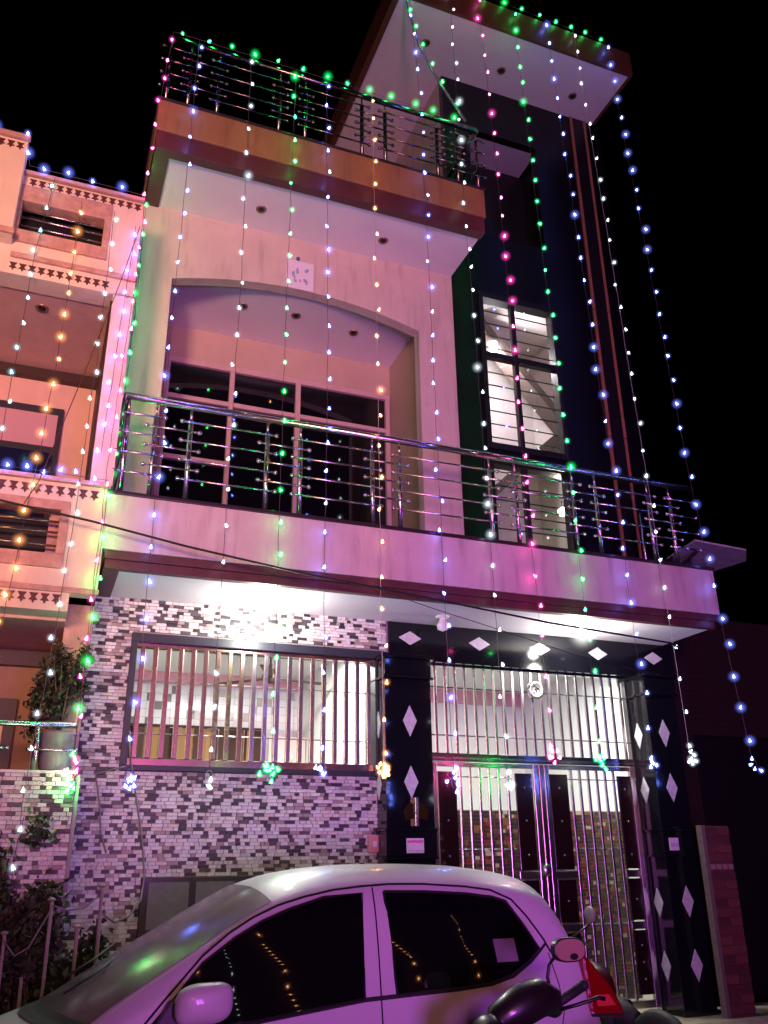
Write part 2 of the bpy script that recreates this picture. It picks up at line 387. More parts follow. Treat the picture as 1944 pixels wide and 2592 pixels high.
# inner wall of warm mosaic seen through the gate
mc = [mat('mosaic_%s' % n, c, .3) for n, c in (('brown', (.05, .018, .010)), ('ochre', (.15, .07, .03)), ('cream', (.36, .29, .22)), ('rust', (.18, .018, .012)), ('black', (.03, .02, .02)), ('olive', (.06, .04, .02)))]
b = MB(); rnd = random.Random(8)
for iz in range(49):
    x = 3.2+rnd.random()*.05
    while x < 5.7:
        wd = rnd.choice((.05, .07, .09)); b.box(x, x+wd-.004, .90, .915+rnd.random()*.004, .47+iz*.034, .47+iz*.034+.03, rnd.choices(range(6), (6, 3, 1.6, 2, 7, 2))[0]); x += wd
b.build('mosaic', mc, H, kind='stuff'); MB().box(3.19, 5.72, .92, 1.0, .45, 2.14).build('low_partition', grout, H)

# ------------------------------------------------------------------ loose fittings on the house
def plate(name, label, cat, x0, x1, z0, z1, y, bands):
    t = thing(name, label, cat, ((x0+x1)/2, y, z0))
    MB().box(x0, x1, y-.008, y-.0002, z0, z1).build('board', bands[0], t, bevel=.002)
    for a, b_, mm in bands[1]: MB().box(x0+.006, x1-.006, y-.0095, y-.0082, z0+(z1-z0)*a, z0+(z1-z0)*b_).build('print', mm, t)
    return t
pw = mat('plate_white', (.74, .60, .72), .5, var=.1, scale=40); pk = mat('plate_pink', (.75, .12, .42), .5, var=.2, scale=40); pb = mat('plate_lilac', (.55, .45, .65), .6, var=.4, scale=60)
plate('name_plate', 'small white and pink plate on the left black gate pillar', 'sign', 2.84, 2.99, 1.74, 1.85, -.215, (pw, [(.70, .88, pk), (.12, .2, pb)]))
plate('name_plate', 'small square white plaque on the right black gate pillar', 'sign', 5.37, 5.47, 1.745, 1.85, -.215, (pw, [(.3, .6, pb)]))
sb = thing('switch_box', 'small pink bell switch box on the stone tile wall near the gate', 'switch', (2.64, 0, 1.76))
MB().box(2.59, 2.69, -.045, .005, 1.75, 1.88).build('box', mat('switch_pink', (.62, .25, .28), .5), sb, bevel=.006); MB().box(2.625, 2.655, -.053, -.0455, 1.79, 1.835).build('button', pw, sb, bevel=.003)
wl = thing('wall_lamp', 'unlit amber wall lamp with an upright bar on the left gate pillar', 'lamp', (2.925, -.2, 1.95))
MB().box(2.91, 2.94, -.25, -.2005, 1.94, 2.16).build('bar', steel, wl, bevel=.003)
am = mat('amber_glass', (.03, .015, .004), .15, coat=.4)
for s in (-1, 1): MB().prism([(2.925+s*.02, 2.0), (2.925+s*.09, 1.98), (2.925+s*.11, 2.06), (2.925+s*.05, 2.13), (2.925+s*.02, 2.1)][::s], -.23, -.222).build('shade', am, wl)
# poster over the arch
pt = thing('poster', 'pale paper poster with blue strokes stuck above the arch', 'poster', (2.0, 0, 7.05))
PX = (1.76, 2.04, 6.99, 7.33)
MB().box(PX[0], PX[1], -.004, -.0005, PX[2], PX[3]).build('paper', mat('paper', (.74, .70, .78), .8, var=.08, scale=20), pt)
ink = mat('blue_ink', (.38, .42, .66), .8, var=.3, scale=30); rnd = random.Random(4)
m = MB()
for k in range(9):
    x = PX[0]+.05+rnd.random()*.17; z = PX[2]+.05+rnd.random()*.2; w_ = .012+rnd.random()*.02; h_ = .03+rnd.random()*.06
    m.prism([(x, z), (x+w_, z+h_*.2), (x+w_*.6, z+h_), (x-w_*.4, z+h_*.7)], -.0055, -.0045)
m.build('strokes', ink, pt); MB().ball((1.87, -.02, 7.345), .02, m=0).build('hook', mat('hook_blue', (.03, .15, .35), .5), pt)
# ceiling fittings
chrome_rim = mat('lamp_rim', (.35, .20, .14), .3, .6)
def downlight(label, x, y, z, r=.045):
    t = thing('ceiling_light', label, 'ceiling light', (x, y, z), 'recessed lights under the slabs')
    MB().lathe((x, y, z), [(r*.7, -.004), (r, -.012), (r*1.15, -.006), (r*1.18, -.0005)], 18).build('rim', chrome_rim, t, True)
    MB().lathe((x, y, z), [(.001, -.020), (r*.3, -.018), (r*.7, -.0045)], 18).build('bulb_cover', plastic_black, t, True)
for lb, x, y, z in (('unlit round light under the roof slab, nearer the left end', 1.41, -.3, 7.60), ('unlit round light under the roof slab, nearer the tower', 2.69, -.29, 7.60),
    ('left of three unlit lights in the arched recess ceiling', 1.44, .51, 7.02), ('middle of three unlit lights in the arched recess ceiling', 2.0, .48, 7.02), ('right of three unlit lights in the arched recess ceiling', 2.67, .57, 7.02),
    ('leftmost of three unlit lights under the tower top canopy', 3.24, -.36, 10.565), ('middle of three unlit lights under the tower top canopy', 4.25, -.33, 10.565), ('rightmost of three unlit lights under the tower top canopy', 5.27, -.31, 10.565), ('small unlit light in the pink ceiling of the neighbouring balcony', -.39, -.39, 5.95)):
    downlight(lb, x, y, z)
hot = emat('hot_bulb', (1.0, 1.0, .93), 60)
def lit_lamp(label, x, y, z, power, colr=(1, .98, .88), on=True):
    t = thing('ceiling_lamp', label, 'ceiling lamp', (x, y, z))
    MB().lathe((x, y, z), [(.001, -.012), (.06, -.012), (.062, -.0005)], 18).build('base', room_white, t, True)
    MB().lathe((x, y, z), [(.024, -.0125), (.03, -.04), (.052, -.075), (.045, -.115), (.001, -.135)], 14).build('bulb', hot if on else room_white, t, True)
    if on:
        gb = MB().ball((0, 0, 0), .17, 16, 12).build('halo_ball', vmat('lamp_halo', (1, 1, .93), 22, .17), t, True, loc=(x, y, z-.09))  # added glow ball, paints the halo round the lit bulb
        l = bpy.data.lights.new('lamp', 'POINT'); l.energy = power; l.color = colr; l.shadow_soft_size = .05
        lo = bpy.data.objects.new('light', l); col.objects.link(lo); lo.parent = t; lo.location = (0, 0, -.24)
lit_lamp('blazing white bulb under the balcony, above the barred window', 1.59, -.36, 3.666, 36)
lit_lamp('blazing white bulb under the balcony, above the gate', 4.52, -.45, 3.666, 36)
lit_lamp('unlit white bulb under the balcony, between the two lit bulbs', 3.19, -.3, 3.666, 0, on=False)
lit_lamp('bright bulb hanging high in the tower stairwell behind the glass', 4.58, .9, 7.53, 100, (1, .92, .94))
def room_lamp(label, x, y, z, power):
    t = thing('tube_light', label, 'tube light', (x, y, z))
    MB().box(x-.4, x+.4, y-.03, y+.03, z-.04, z-.001).build('housing', room_white, t, bevel=.005)
    MB().tube([(x-.38, y, z-.06), (x+.38, y, z-.06)], .014, 8).build('tube', emat('tube_glow', (.95, 1, .95), 14), t, True)
    l = bpy.data.lights.new('lamp', 'AREA'); l.shape = 'RECTANGLE'; l.size = .8; l.size_y = .08; l.energy = power; l.color = (.97, 1, .93)
    lo = bpy.data.objects.new('light', l); col.objects.link(lo); lo.parent = t; lo.location = (0, 0, -.09)
room_lamp('lit tube light on the ceiling of the barred window room', 2.0, 1.0, 3.663, 130)
room_lamp('lit tube light on the ceiling behind the gate', 4.6, .50, 3.663, 115)
sl = thing('stair_lamp', 'lit white bulb low in the tower, behind the balcony rail', 'lamp', (5.02, .42, 5.16))
MB().ball((5.02, .42, 5.18), .05, 12, 8).build('bulb', emat('hot_bulb_low', (1, 1, .8), 50), sl, True); MB().tube([(5.02, .42, 5.23), (5.02, .42, 5.3), (5.4, .6, 5.35), (5.6, .6, 5.35)], .01, 6).build('arm', iron, sl)
l = bpy.data.lights.new('lamp', 'POINT'); l.energy = 30; l.color = (1, .95, .75); l.shadow_soft_size = .05
lo = bpy.data.objects.new('light', l); col.objects.link(lo); lo.parent = sl; lo.location = (0, -.09, 0)
# ceiling fan
fn = thing('ceiling_fan', 'brown ceiling fan seen through the barred window', 'fan', (2.12, 1.5, 3.66))
MB().tube([(2.12, 1.5, 3.66), (2.12, 1.5, 3.45)], .012, 8).build('rod', dark_brown, fn)
MB().lathe((2.12, 1.5, 3.45), [(.001, .05), (.04, .045), (.055, .0), (.085, -.02), (.085, -.07), (.03, -.10), (.001, -.105)], 16).build('hub', dark_brown, fn, True)
for a in (12, 132, 252):
    c, s = math.cos(R(a)), math.sin(R(a))
    q = [(2.12+c*u-s*v, 1.5+s*u+c*v, 3.40) for u, v in ((.08, -.03), (.62, -.06), (.64, .06), (.08, .03))]
    MB().add(q+[(x, y, z+.008) for x, y, z in q], [(3, 2, 1, 0), (4, 5, 6, 7), (0, 1, 5, 4), (1, 2, 6, 5), (2, 3, 7, 6), (3, 0, 4, 7)]).build('blade', dark_brown, fn)
# curtains and perforated board in the room
ct = thing('curtain', 'brown and ochre striped curtain hanging on the room back wall', 'curtain', (1.65, 2.7, 2.2))
cbrown = [mat('curtain_dark', (.05, .018, .012), .8), mat('curtain_ochre', (.34, .19, .07), .8), mat('curtain_tan', (.24, .13, .06), .8)]
m = MB(); rnd = random.Random(11); x = .62; k = 0
while x < 2.30:
    wd = .035+rnd.random()*.05; y = 2.70+.03*math.sin(k*1.7)
    m.add([(x, y, 1.6), (x+wd, y+.03*math.cos(k), 1.6), (x+wd, y+.03*math.cos(k), 3.06), (x, y, 3.06)], [(0, 1, 2, 3)], rnd.choices((0, 1, 2), (5, 4, 3) if x > 1.0 else (9, 1, 1))[0]); x += wd; k += 1
m.build('fabric', cbrown, ct); MB().tube([(.56, 2.68, 3.07), (2.34, 2.68, 3.07)], .014, 8).build('rod', dark_brown, ct)
pbd = thing('headboard', 'pale perforated headboard seen behind the right half of the window bars', 'furniture', (2.55, 2.6, 2.2))
b = MB(); b.box(2.40, 2.82, 2.58, 2.62, 1.9, 2.99); b.build('board', mat('pale_board', (.62, .50, .46), .5), pbd, bevel=.005)
for i in range(4):
    for j in range(3): MB().prism([(2.46+i*.1, 2.78-j*.08-.028), (2.482+i*.1, 2.78-j*.08), (2.46+i*.1, 2.78-j*.08+.028), (2.438+i*.1, 2.78-j*.08)], 2.575, 2.5805).build('cutout', room_white if (i+j) % 3 else black_board, pbd)

# ================================================================== GATE
GT = thing('gate', 'steel barred double gate with dark panels between black pillars', 'gate', (4.25, .1, .45))
GY = .10
fr = MB()
fr.box(3.12, 5.325, GY-.03, GY+.03, 3.315, 3.33); fr.box(3.12, 3.20, GY-.03, GY+.03, .45, 3.315); fr.box(5.30, 5.324, GY-.03, GY+.03, .45, 3.315); fr.box(3.2, 5.30, GY-.035, GY+.03, 2.485, 2.555)
fr = fr.build('gate_frame', steel_dark, GT, bevel=.003)
MB().box(3.2, 5.3, GY-.04, GY-.0355, 2.505, 2.52).build('trim', steel, fr)
for z in (3.13, 2.71): MB().tube([(3.2, GY+.0, z), (5.3, GY+.0, z)], .007, 6).build('cross_rod', steel_dark, GT)
for k in range(21):
    x = 3.27+.0985*k
    MB().box(x-.013, x+.013, GY-.03, GY-.008, 2.556, 3.3145).build('bar', steel, GT, bevel=.003)
# medallion
md = MB().lathe((4.28, GY-.031, 3.145), [(.001, -.045), (.06, -.045), (.075, -.05), (.083, -.043), (.083, -.001), (.001, 0)], 28, axis='y').build('medallion', steel, GT, True)
b = MB()
def ring_arc(cx, cz, r, a0, a1, n=8): return [(cx+r*math.cos(R(a0+(a1-a0)*i/n)), GY-.079, cz+r*math.sin(R(a0+(a1-a0)*i/n))) for i in range(n+1)]
b.tube(ring_arc(4.262, 3.165, .017, 150, -80), .0045, 5); b.tube(ring_arc(4.262, 3.131, .018, 80, -150), .0045, 5); b.tube(ring_arc(4.298, 3.137, .016, 170, -60), .0045, 5); b.tube(ring_arc(4.300, 3.172, .014, 200, 340), .004, 5); b.ball((4.300, GY-.079, 3.180), .005, 6, 4)
b.build('emblem', steel_dark, md)
# leaves
def leaf(x0, x1, bars, solid, low):
    f_ = MB(); f_.box(x0, x0+.05, GY-.045, GY-.005, .5, 2.48); f_.box(x1-.05, x1, GY-.045, GY-.005, .5, 2.48); f_.box(x0+.05, x1-.05, GY-.044, GY-.006, 2.44, 2.48); f_.box(x0+.05, x1-.05, GY-.044, GY-.006, .5, .56)
    L_ = f_.build('leaf_frame', steel, GT, bevel=.004)
    for a, e in solid:
        for za, zb in ((1.60, 2.40), (1.18, 1.52), (.6, 1.10)):
            MB().box(a, e, GY-.03, GY-.012, za, zb).build('panel', maroon_black, L_, bevel=.004)
            for zz in ([za+.12, (za+zb)/2, zb-.12] if zb-za > .5 else [(za+zb)/2]): MB().ball(((a+e)/2, GY-.031, zz), .010, 8, 6).build('stud', steel, L_, True)
        for za in (1.53, 1.11): MB().box(a-.02, e+.02, GY-.042, GY-.012, za, za+.06).build('rail', steel, L_, bevel=.003)
    for x in bars: MB().box(x-.012, x+.012, GY-.036, GY-.014, .561, 2.4395).build('bar', steel, L_, bevel=.003)
    for z in (2.36, 1.77, 1.16): MB().tube([(bars[0]-.05, GY-.01, z), (bars[-1]+.05, GY-.01, z)], .006, 6).build('cross_rod', steel, L_)
    return L_
maroon_black = mat('maroon_black', (.014, .004, .006), .22, coat=.3)
leaf(3.20, 4.25, [3.48+.093*k for k in range(6)], [(3.26, 3.44), (4.02, 4.19)], 0)
leaf(4.31, 5.29, [4.60+.092*k for k in range(6)], [(4.37, 4.56), (5.10, 5.24)], 0)
MB().box(4.252, 4.308, GY-.055, GY-.0, .5, 2.48).build('centre_post', red_steel, GT, bevel=.006)
MB().ball((4.24, GY-.09, 1.60), .045, 14, 10, sc_=(1, .5, 1.2)).build('lock_knob', steel, GT, True)

# ================================================================== RAILINGS
def railing(label, posts, bays, z0, zt, ya, xe, steel=steel):
    t = thing('railing', label, 'railing', (posts[0], ya, z0))
    for x in posts:
        MB().tube([(x, ya, z0), (x, ya, zt-.13)], .0195, 10).build('post', steel, t, True)
        p_ = MB(); p_.tube([(x, ya, zt-.13), (x, ya, zt-.02)], .010, 8); p_.build('post_neck', steel, t, True)
    MB().tube([(posts[0]-.03, ya, zt), (xe, ya, zt)], .030, 12).build('handrail', steel, t, True)
    for (a, e, kind) in bays:
        zs = (zt-.155, zt-.32, zt-.485, zt-.65) if kind == 'A' else (zt-.238, zt-.402, zt-.568)
        yy = ya-.024 if kind == 'A' else ya-.024
        for z in zs:
            b = MB(); b.tube([(a-.07, yy, z), (e+.07, yy, z)], .0085, 8)
            for q in (a-.07, e+.07): b.ball((q, yy, z), .019, 8, 6)
            b.build('rail', steel, t, True)
    return t
px = [.36, .57, .84, 1.46, 1.74, 2.37, 2.62, 3.49, 3.75, 4.355, 4.605, 5.20, 5.455]
bays = [(px[i], px[i+1], 'A' if i % 2 == 0 else 'B') for i in range(12)] + [(5.455, 5.66, 'A')]
rl = railing('long steel balcony railing with ball ended rails on the first floor', px, bays, 4.245, 5.065, -.76, 5.74)
for yy in (-.30,):
    MB().tube([(5.46, yy, 4.245), (5.46, yy, 4.95)], .017, 10).build('post', steel, rl, True)
    b = MB()
for z in (4.91, 4.745, 4.58, 4.415):
    MB().tube([(.335, -.76, z), (.335, -.02, z)], .0085, 8).build('rail', steel, rl, True)
MB().tube([(.335, -.76, 5.065), (.335, -.02, 5.065)], .026, 12).build('handrail', steel, rl, True)
px2 = [.38, .575, .845, 1.44, 1.70, 2.29, 2.54, 3.12, 3.35, 3.58]
bays2 = [(px2[i], px2[i+1], 'A' if i % 2 == 0 else 'B') for i in range(9)]
rl2 = railing('steel roof railing with ball ended rails above the ochre fascia', px2, bays2, 8.14, 8.95, -.76, 3.6, roof_steel)
for z in (8.8, 8.63, 8.47, 8.31):
    b = MB(); b.tube([(3.6, -.76, z), (3.6, -.05, z)], .0085, 8); b.build('rail', roof_steel, rl2, True)
MB().tube([(3.6, -.76, 8.95), (3.6, -.02, 8.95)], .024, 12).build('handrail', roof_steel, rl2, True)

# ================================================================== NEIGHBOUR HOUSE
NH = thing('house', 'cream neighbouring house with brown star friezes at the left edge', 'house', (-.6, -.5, 0))
m = MB()
m.box(-1.6, -.66, -.8, -.6, 5.94, 6.30); m.box(-.66, .30, -.8, -.6, 5.94, 6.26); m.box(.02, .30, -.8, -.6, 6.26, 6.92); m.box(-.66, .02, -.8, -.6, 6.76, 6.92); m.box(-1.6, -.66, -.8, -.6, 6.30, 6.92)
m.build('parapet', neigh_paint, NH)
MB().box(-1.6, -.655, -.93, -.801, 6.20, 7.16).build('parapet_block', neigh_paint, NH, bevel=.008)
MB().box(-.64, 0, -.62, -.6, 6.3, 6.75).build('vent_back', black_board, NH)
m = MB(); m.box(-.68, .05, -.83, -.7, 6.63, 6.79); m.box(-.68, .05, -.83, -.7, 6.24, 6.35); m.box(-.68, -.63, -.83, -.7, 6.35, 6.63); m.box(0, .05, -.83, -.7, 6.35, 6.63)
vf = m.build('vent_surround', neigh_trim, NH, bevel=.004)
for z in (6.57, 6.50, 6.42): MB().tube([(-.63, -.78, z), (0, -.78, z)], .009, 8).build('rod', steel, vf, True)
orn = [(-.5, .5), (.5, .5), (.2, .08), (.5, -.25), (.2, -.25), (0, -.6), (-.2, -.25), (-.5, -.25), (-.2, .08)]
def frieze(x0, x1, z, step, size, y=-.8):
    x = x0
    while x < x1:
        MB().prism([(x+px_*size, z+pz_*size*1.15) for px_, pz_ in orn], y-.006, y+.002).build('ornament', ornament_m, NH); x += step
frieze(-.58, .29, 6.845, .069, .058); frieze(-1.2, -.66, 7.07, .07, .058, -.93)
for q in ((-.65, .30, -.845, -.801, 6.895, 6.93), (-1.6, -.64, -.97, -.931, 7.125, 7.17), (-.65, .30, -.83, -.801, 6.085, 6.13), (-1.6, -.64, -.96, -.931, 6.20, 6.25), (-1.4, .29, -.84, -.801, 4.245, 4.28), (-1.4, .29, -.825, -.801, 3.43, 3.47)):
    MB().box(*q).build('cornice', neigh_trim, NH, bevel=.006)

frieze(-.62, .13, 6.01, .069, .058)
# recess with soffit
MB().box(-1.6, .28, -.6, .7, 5.95, 6.1).build('soffit', neigh_pink, NH)
MB().box(.14, .30, -.8, .7, 4.28, 5.949).build('pillar', neigh_paint, NH)
MB().box(.125, .1395, -.76, .55, 4.28, 5.90).build('pillar_trim', dark_brown, NH)
MB().box(-1.6, .139, .60, .69, 5.86, 5.948).build('beam', dark_brown, NH)
MB().box(-1.6, .139, .69, .9, 4.2, 5.95).build('back_wall', neigh_pink, NH)
nf = MB().box(-1.6, -.125, .64, .689, 4.2, 5.58).build('window_frame', iron, NH)
MB().box(-.85, -.17, .625, .6395, 5.18, 5.50).build('blind', mat('pink_blind', (.50, .28, .32), .7), nf)
MB().box(-.85, -.17, .628, .6395, 4.24, 5.12).build('pane', mat('blue_glass', (.01, .012, .05), .1, spec=.9), nf)
# lower parapet
m = MB(); m.box(-1.6, .28, -.8, -.6, 4.10, 4.27); m.box(.03, .28, -.8, -.6, 3.46, 4.10); m.box(-1.6, .03, -.8, -.6, 3.46, 3.60)
m.build('balcony_parapet', neigh_paint, NH)
frieze(-.6, .26, 4.18, .0785, .062)
m = MB(); m.box(-1.2, .03, -.83, -.7, 4.03, 4.10); m.box(-1.2, .03, -.83, -.7, 3.60, 3.70); m.box(-.03, .03, -.83, -.7, 3.70, 4.03)
vf2 = m.build('vent_surround', neigh_trim, NH, bevel=.004)
m = MB(); m.box(-.10, -.03, -.66, -.6, 3.70, 4.03); m.box(-1.2, -.10, -.62, -.6, 3.70, 4.03, 1); m.build('vent_back', [neigh_trim, black_board], NH)
for z in (3.95, 3.87, 3.77): MB().tube([(-1.2, -.78, z), (-.03, -.78, z)], .009, 8).build('rod', steel, vf2, True)
MB().box(-1.6, .10, -.8, -.6, 3.30, 3.459).build('lower_fascia', neigh_paint, NH); frieze(-.5, .08, 3.38, .074, .060)
MB().box(-1.6, .10, -.6, .5, 3.28, 3.34).build('lower_soffit', neigh_pink, NH)
marble = mat('pillar_marble', (.62, .42, .28), .3, var=.25, scale=9)
MB().box(.10, .29, -.42, .5, 2.2, 3.459).build('lower_pillar', marble, NH)
MB().box(-1.6, .099, .42, .5, 3.16, 3.279).build('lower_beam', dark_brown, NH); MB().box(-1.6, .099, .5, .7, .3, 3.279).build('lower_wall', mat('brown_wall', (.36, .22, .14), .8, var=.15, scale=8), NH)
m = MB(); m.box(-.9, -.16, .44, .499, 2.2, 2.90); dd = m.build('door', dark_brown, NH)
MB().box(-.9, -.24, .43, .4395, 2.55, 2.72).build('door_glass', mat('yellow_glass', (.5, .42, .15), .3), dd)
# low tiled garden wall
GW = thing('garden_wall', 'low wall of mixed stone tiles under the steel rail at left', 'wall', (-.6, -.7, 0))
MB().box(-1.8, .285, -.8, -.6, 0, 2.225).build('wall_core', grout, GW); MB().box(-1.8, .29, -.83, -.59, 2.226, 2.245).build('coping', white_marble, GW, bevel=.003)
tl = tile_rows(-.75, .285, .45, 2.22, lambda *a: False, 9)
lay_tiles(tl, -.8, GW, lambda t: -t[2])
MB().box(.2855, .31, -.8, .02, 0, 2.22).build('wall_end', grout, GW)
gr = thing('railing', 'short steel rail on top of the low tiled wall at left', 'railing', (-.5, -.72, 2.245))
MB().tube([(-1.6, -.74, 2.545), (.26, -.74, 2.545)], .02, 10).build('handrail', steel, gr, True)
for x in (.015, -.6): MB().tube([(x, -.74, 2.245), (x, -.74, 2.54)], .019, 10).build('post', steel, gr, True)
for a, e, z in ((-.03, .26, 2.38), (-.58, -.16, 2.385)):
    b = MB(); b.tube([(a, -.76, z), (e, -.76, z)], .008, 8); b.ball((a, -.76, z), .016, 8, 6); b.ball((e, -.76, z), .016, 8, 6); b.build('rail', steel, gr, True)

# ================================================================== PLANTS
leafm = [mat('leaf_dark', (.02, .032, .012), .6, var=.3), mat('leaf_brown', (.055, .035, .02), .6, var=.3), mat('leaf_mid', (.06, .10, .03), .55)]
stem = mat('stem', (.12, .08, .05), .8)
def foliage(cx, cy_, cz, rx, ry, rz, n, seed, size=.035, name='foliage', parent=None):
    rnd = random.Random(seed); b = MB()
    cl_ = [(cx+rnd.gauss(0, .45)*rx, cy_+rnd.gauss(0, .45)*ry, cz+rnd.gauss(0, .5)*rz) for _ in range(26)]
    for _ in range(n):
        c = rnd.choice(cl_); p = Vector((c[0]+rnd.gauss(0, .16)*rx, c[1]+rnd.gauss(0, .16)*ry, c[2]+rnd.gauss(0, .17)*rz))
        d = Vector((rnd.gauss(0, 1), rnd.gauss(0, 1), rnd.gauss(0, 1)-.3)).normalized(); s = d.cross(Vector((rnd.gauss(0, 1), rnd.gauss(0, 1), rnd.gauss(0, 1)))).normalized()
        l_ = size*(.5+rnd.random()); b.add([p-s*l_*.22, p+d*l_*.5+s*l_*.05, p+d*l_, p+d*l_*.45-s*l_*.5], [(0, 1, 2, 3)], rnd.choices((0, 1, 2), (5, 3, 2))[0])
    return b.build(name, leafm, parent)
pp = thing('potted_plant', 'bushy plant in a purple grey pot behind the short steel rail', 'potted plant', (.14, -.55, 2.245))
MB().lathe((.145, -.62, 2.245), [(.001, .002), (.085, .004), (.105, .06), (.118, .24), (.128, .245), (.128, .262), (.11, .262), (.10, .22), (.001, .215)], 24).build('pot', mat('pot_purple', (.24, .17, .22), .5, var=.2, scale=15), pp, True)
b = MB(); rnd = random.Random(2)
for k in range(7):
    a = rnd.random()*6.28; b.tube([(.145, -.62, 2.46), (.14+.04*math.cos(a), -.62+.04*math.sin(a), 2.65), (.12+.12*math.cos(a), -.62+.1*math.sin(a), 2.95)], [.008, .006, .003], 5)
b.build('stems', stem, pp)
foliage(.12, -.62, 2.84, .16, .10, .24, 3200, 3, .036, parent=pp)
MB().tube([(.235, -.68, 2.46), (.255, -.68, 2.66)], .009, 6).build('cane', neigh_paint, pp)
for lb, cx, cz, rx, rz, sd in (('dark straggly shrub against the tiled wall in the bottom left corner', -.36, 1.42, .26, .42, 21), ('dark low shrub between white stakes at the foot of the tiled wall', .02, 1.25, .25, .32, 22), ('dark shrub beside the car bonnet under the tiled wall', .38, 1.0, .22, .25, 23)):
    t = thing('shrub', lb, 'shrub', (cx, -.95, 0), 'shrubs along the tiled wall')
    foliage(cx, -.90, cz, rx*1.15, .10, rz*1.1, 3200, sd, .05, parent=t)
    b = MB(); rnd = random.Random(sd)
    for k in range(6): x = cx+rnd.uniform(-.15, .15); b.tube([(x*.5+cx*.5, -.93, 0), (x, -.93, cz*.6), (x+rnd.uniform(-.1, .1), -.92, cz+rz*.5)], [.012, .009, .004], 5)
    b.build('stems', stem, t)
stake_m = mat('stake_white', (.34, .27, .25), .6, var=.2, scale=20)
for lb, x, z in (('white capped stake nearest the house wall, tallest of the group', .495, 1.56), ('white capped stake left of the tallest one', .215, 1.49), ('white capped stake just above the car bonnet', .375, 1.34), ('white capped stake at the left picture edge', -.02, 1.32), ('short white stake in front of the left shrub', .10, 1.10)):
    t = thing('garden_stake', lb, 'stake', (x, -1.02, 0), 'white stakes among the shrubs')
    MB().tube([(x+.02, -1.02, 0), (x+.01, -1.02, z*.6), (x+.004, -1.02, z-.03), (x, -1.02, z-.012)], .011, 8).build('rod', stake_m, t, True)
    if z > 1.2: MB().ball((x, -1.02, z), .021, 10, 6, sc_=(1.15, 1.15, .55)).build('cap', stake_m, t, True)

# ================================================================== RIGHT SIDE
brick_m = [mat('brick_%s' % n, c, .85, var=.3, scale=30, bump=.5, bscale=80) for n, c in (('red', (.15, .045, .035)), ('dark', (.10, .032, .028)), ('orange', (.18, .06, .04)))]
mort = mat('mortar', (.11, .07, .06), .95, var=.2, scale=30)
BP = thing('brick_pillar', 'red brick pillar with a plastered edge right of the gate', 'pillar', (5.80, -.3, 0))
MB().box(5.64, 5.905, -.375, -.32, .40, 1.945).build('core', mort, BP); MB().box(5.60, 5.6395, -.39, -.32, .40, 1.95).build('plaster_edge', mat('plaster', (.17, .13, .11), .9, var=.2, scale=20, bump=.5), BP)
rnd = random.Random(6); bm_ = {}
for i, wd in enumerate((.255, .125)):
    for j in range(3): bm_[i, j] = MB().box(0, wd, 0, .03, 0, .062).mesh('brick', brick_m[j])
for k in range(21):
    z = .41+k*.073; j = rnd.choices(range(3), (5, 3, 2))[0]
    if k == 18: z0_ = z
    if k == 16:
        for q in range(4): MB().box(5.645+q*.066, 5.645+q*.066+.05, -.39, -.375, z+.008, z+.05).build('brick', mat('old_mortar', (.34, .22, .18), .9) if q == 0 else bpy.data.materials['old_mortar'], BP)
    elif k % 2: link('brick', bm_[0, j], BP, (5.645, -.388-rnd.random()*.008, z))
    else:
        link('brick', bm_[1, j], BP, (5.645, -.388-rnd.random()*.006, z)); link('brick', bm_[1, rnd.randrange(3)], BP, (5.775, -.388-rnd.random()*.006, z))
RB = thing('building', 'almost black brick building beyond the brick pillar at right', 'building', (7.6, 1.6, 0))
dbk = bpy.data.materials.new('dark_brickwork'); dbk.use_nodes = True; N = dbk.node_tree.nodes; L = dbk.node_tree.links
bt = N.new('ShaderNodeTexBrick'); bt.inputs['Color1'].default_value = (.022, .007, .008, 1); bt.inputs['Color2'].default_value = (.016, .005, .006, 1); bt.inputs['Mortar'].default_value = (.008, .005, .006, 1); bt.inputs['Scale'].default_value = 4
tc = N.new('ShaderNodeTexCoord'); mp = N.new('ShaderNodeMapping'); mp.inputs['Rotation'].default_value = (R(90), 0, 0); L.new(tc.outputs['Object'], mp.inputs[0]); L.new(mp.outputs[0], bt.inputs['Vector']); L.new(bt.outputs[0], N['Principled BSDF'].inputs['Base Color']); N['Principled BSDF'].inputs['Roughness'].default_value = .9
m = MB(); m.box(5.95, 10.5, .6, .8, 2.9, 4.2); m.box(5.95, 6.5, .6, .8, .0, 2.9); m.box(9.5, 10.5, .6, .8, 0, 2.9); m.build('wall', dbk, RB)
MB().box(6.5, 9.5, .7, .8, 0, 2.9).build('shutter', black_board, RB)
aw = thing('awning', 'pale tilted metal sheet awning beyond the balcony right end', 'awning', (7.1, .6, 4.9))
m = MB(); q = [(6.62, .25, 4.98), (7.45, .36, 5.0), (7.72, .66, 5.0), (7.6, 1.2, 5.0), (6.75, 1.0, 4.98)]
m.add(q+[(x, y, z+.02) for x, y, z in q], [(4, 3, 2, 1, 0), (5, 6, 7, 8, 9)]+[(i, (i+1) % 5, (i+1) % 5+5, i+5) for i in range(5)]); m.build('sheet', mat('awning_sheet', (.72, .82, .78), .6, var=.25, scale=8), aw)
b = MB(); b.tube([(6.3, .3, 4.6), (6.85, .5, 4.97)], .02, 6); b.tube([(6.2, .8, 4.55), (6.7, .85, 4.97)], .02, 6); b.tube([(6.2, .59, 4.5), (6.2, .59, 4.1)], .02, 6); b.build('bracket', iron, aw)
for x in (6.45, 6.7, 6.95): MB().tube([(x, .7, 4.2), (x, .75, 4.97)], .022, 6).build('post', iron, aw)
MB().tube([(6.2, .59, 4.2), (6.2, .7, 4.6), (6.7, .7, 4.62)], .02, 6).build('post', iron, aw)
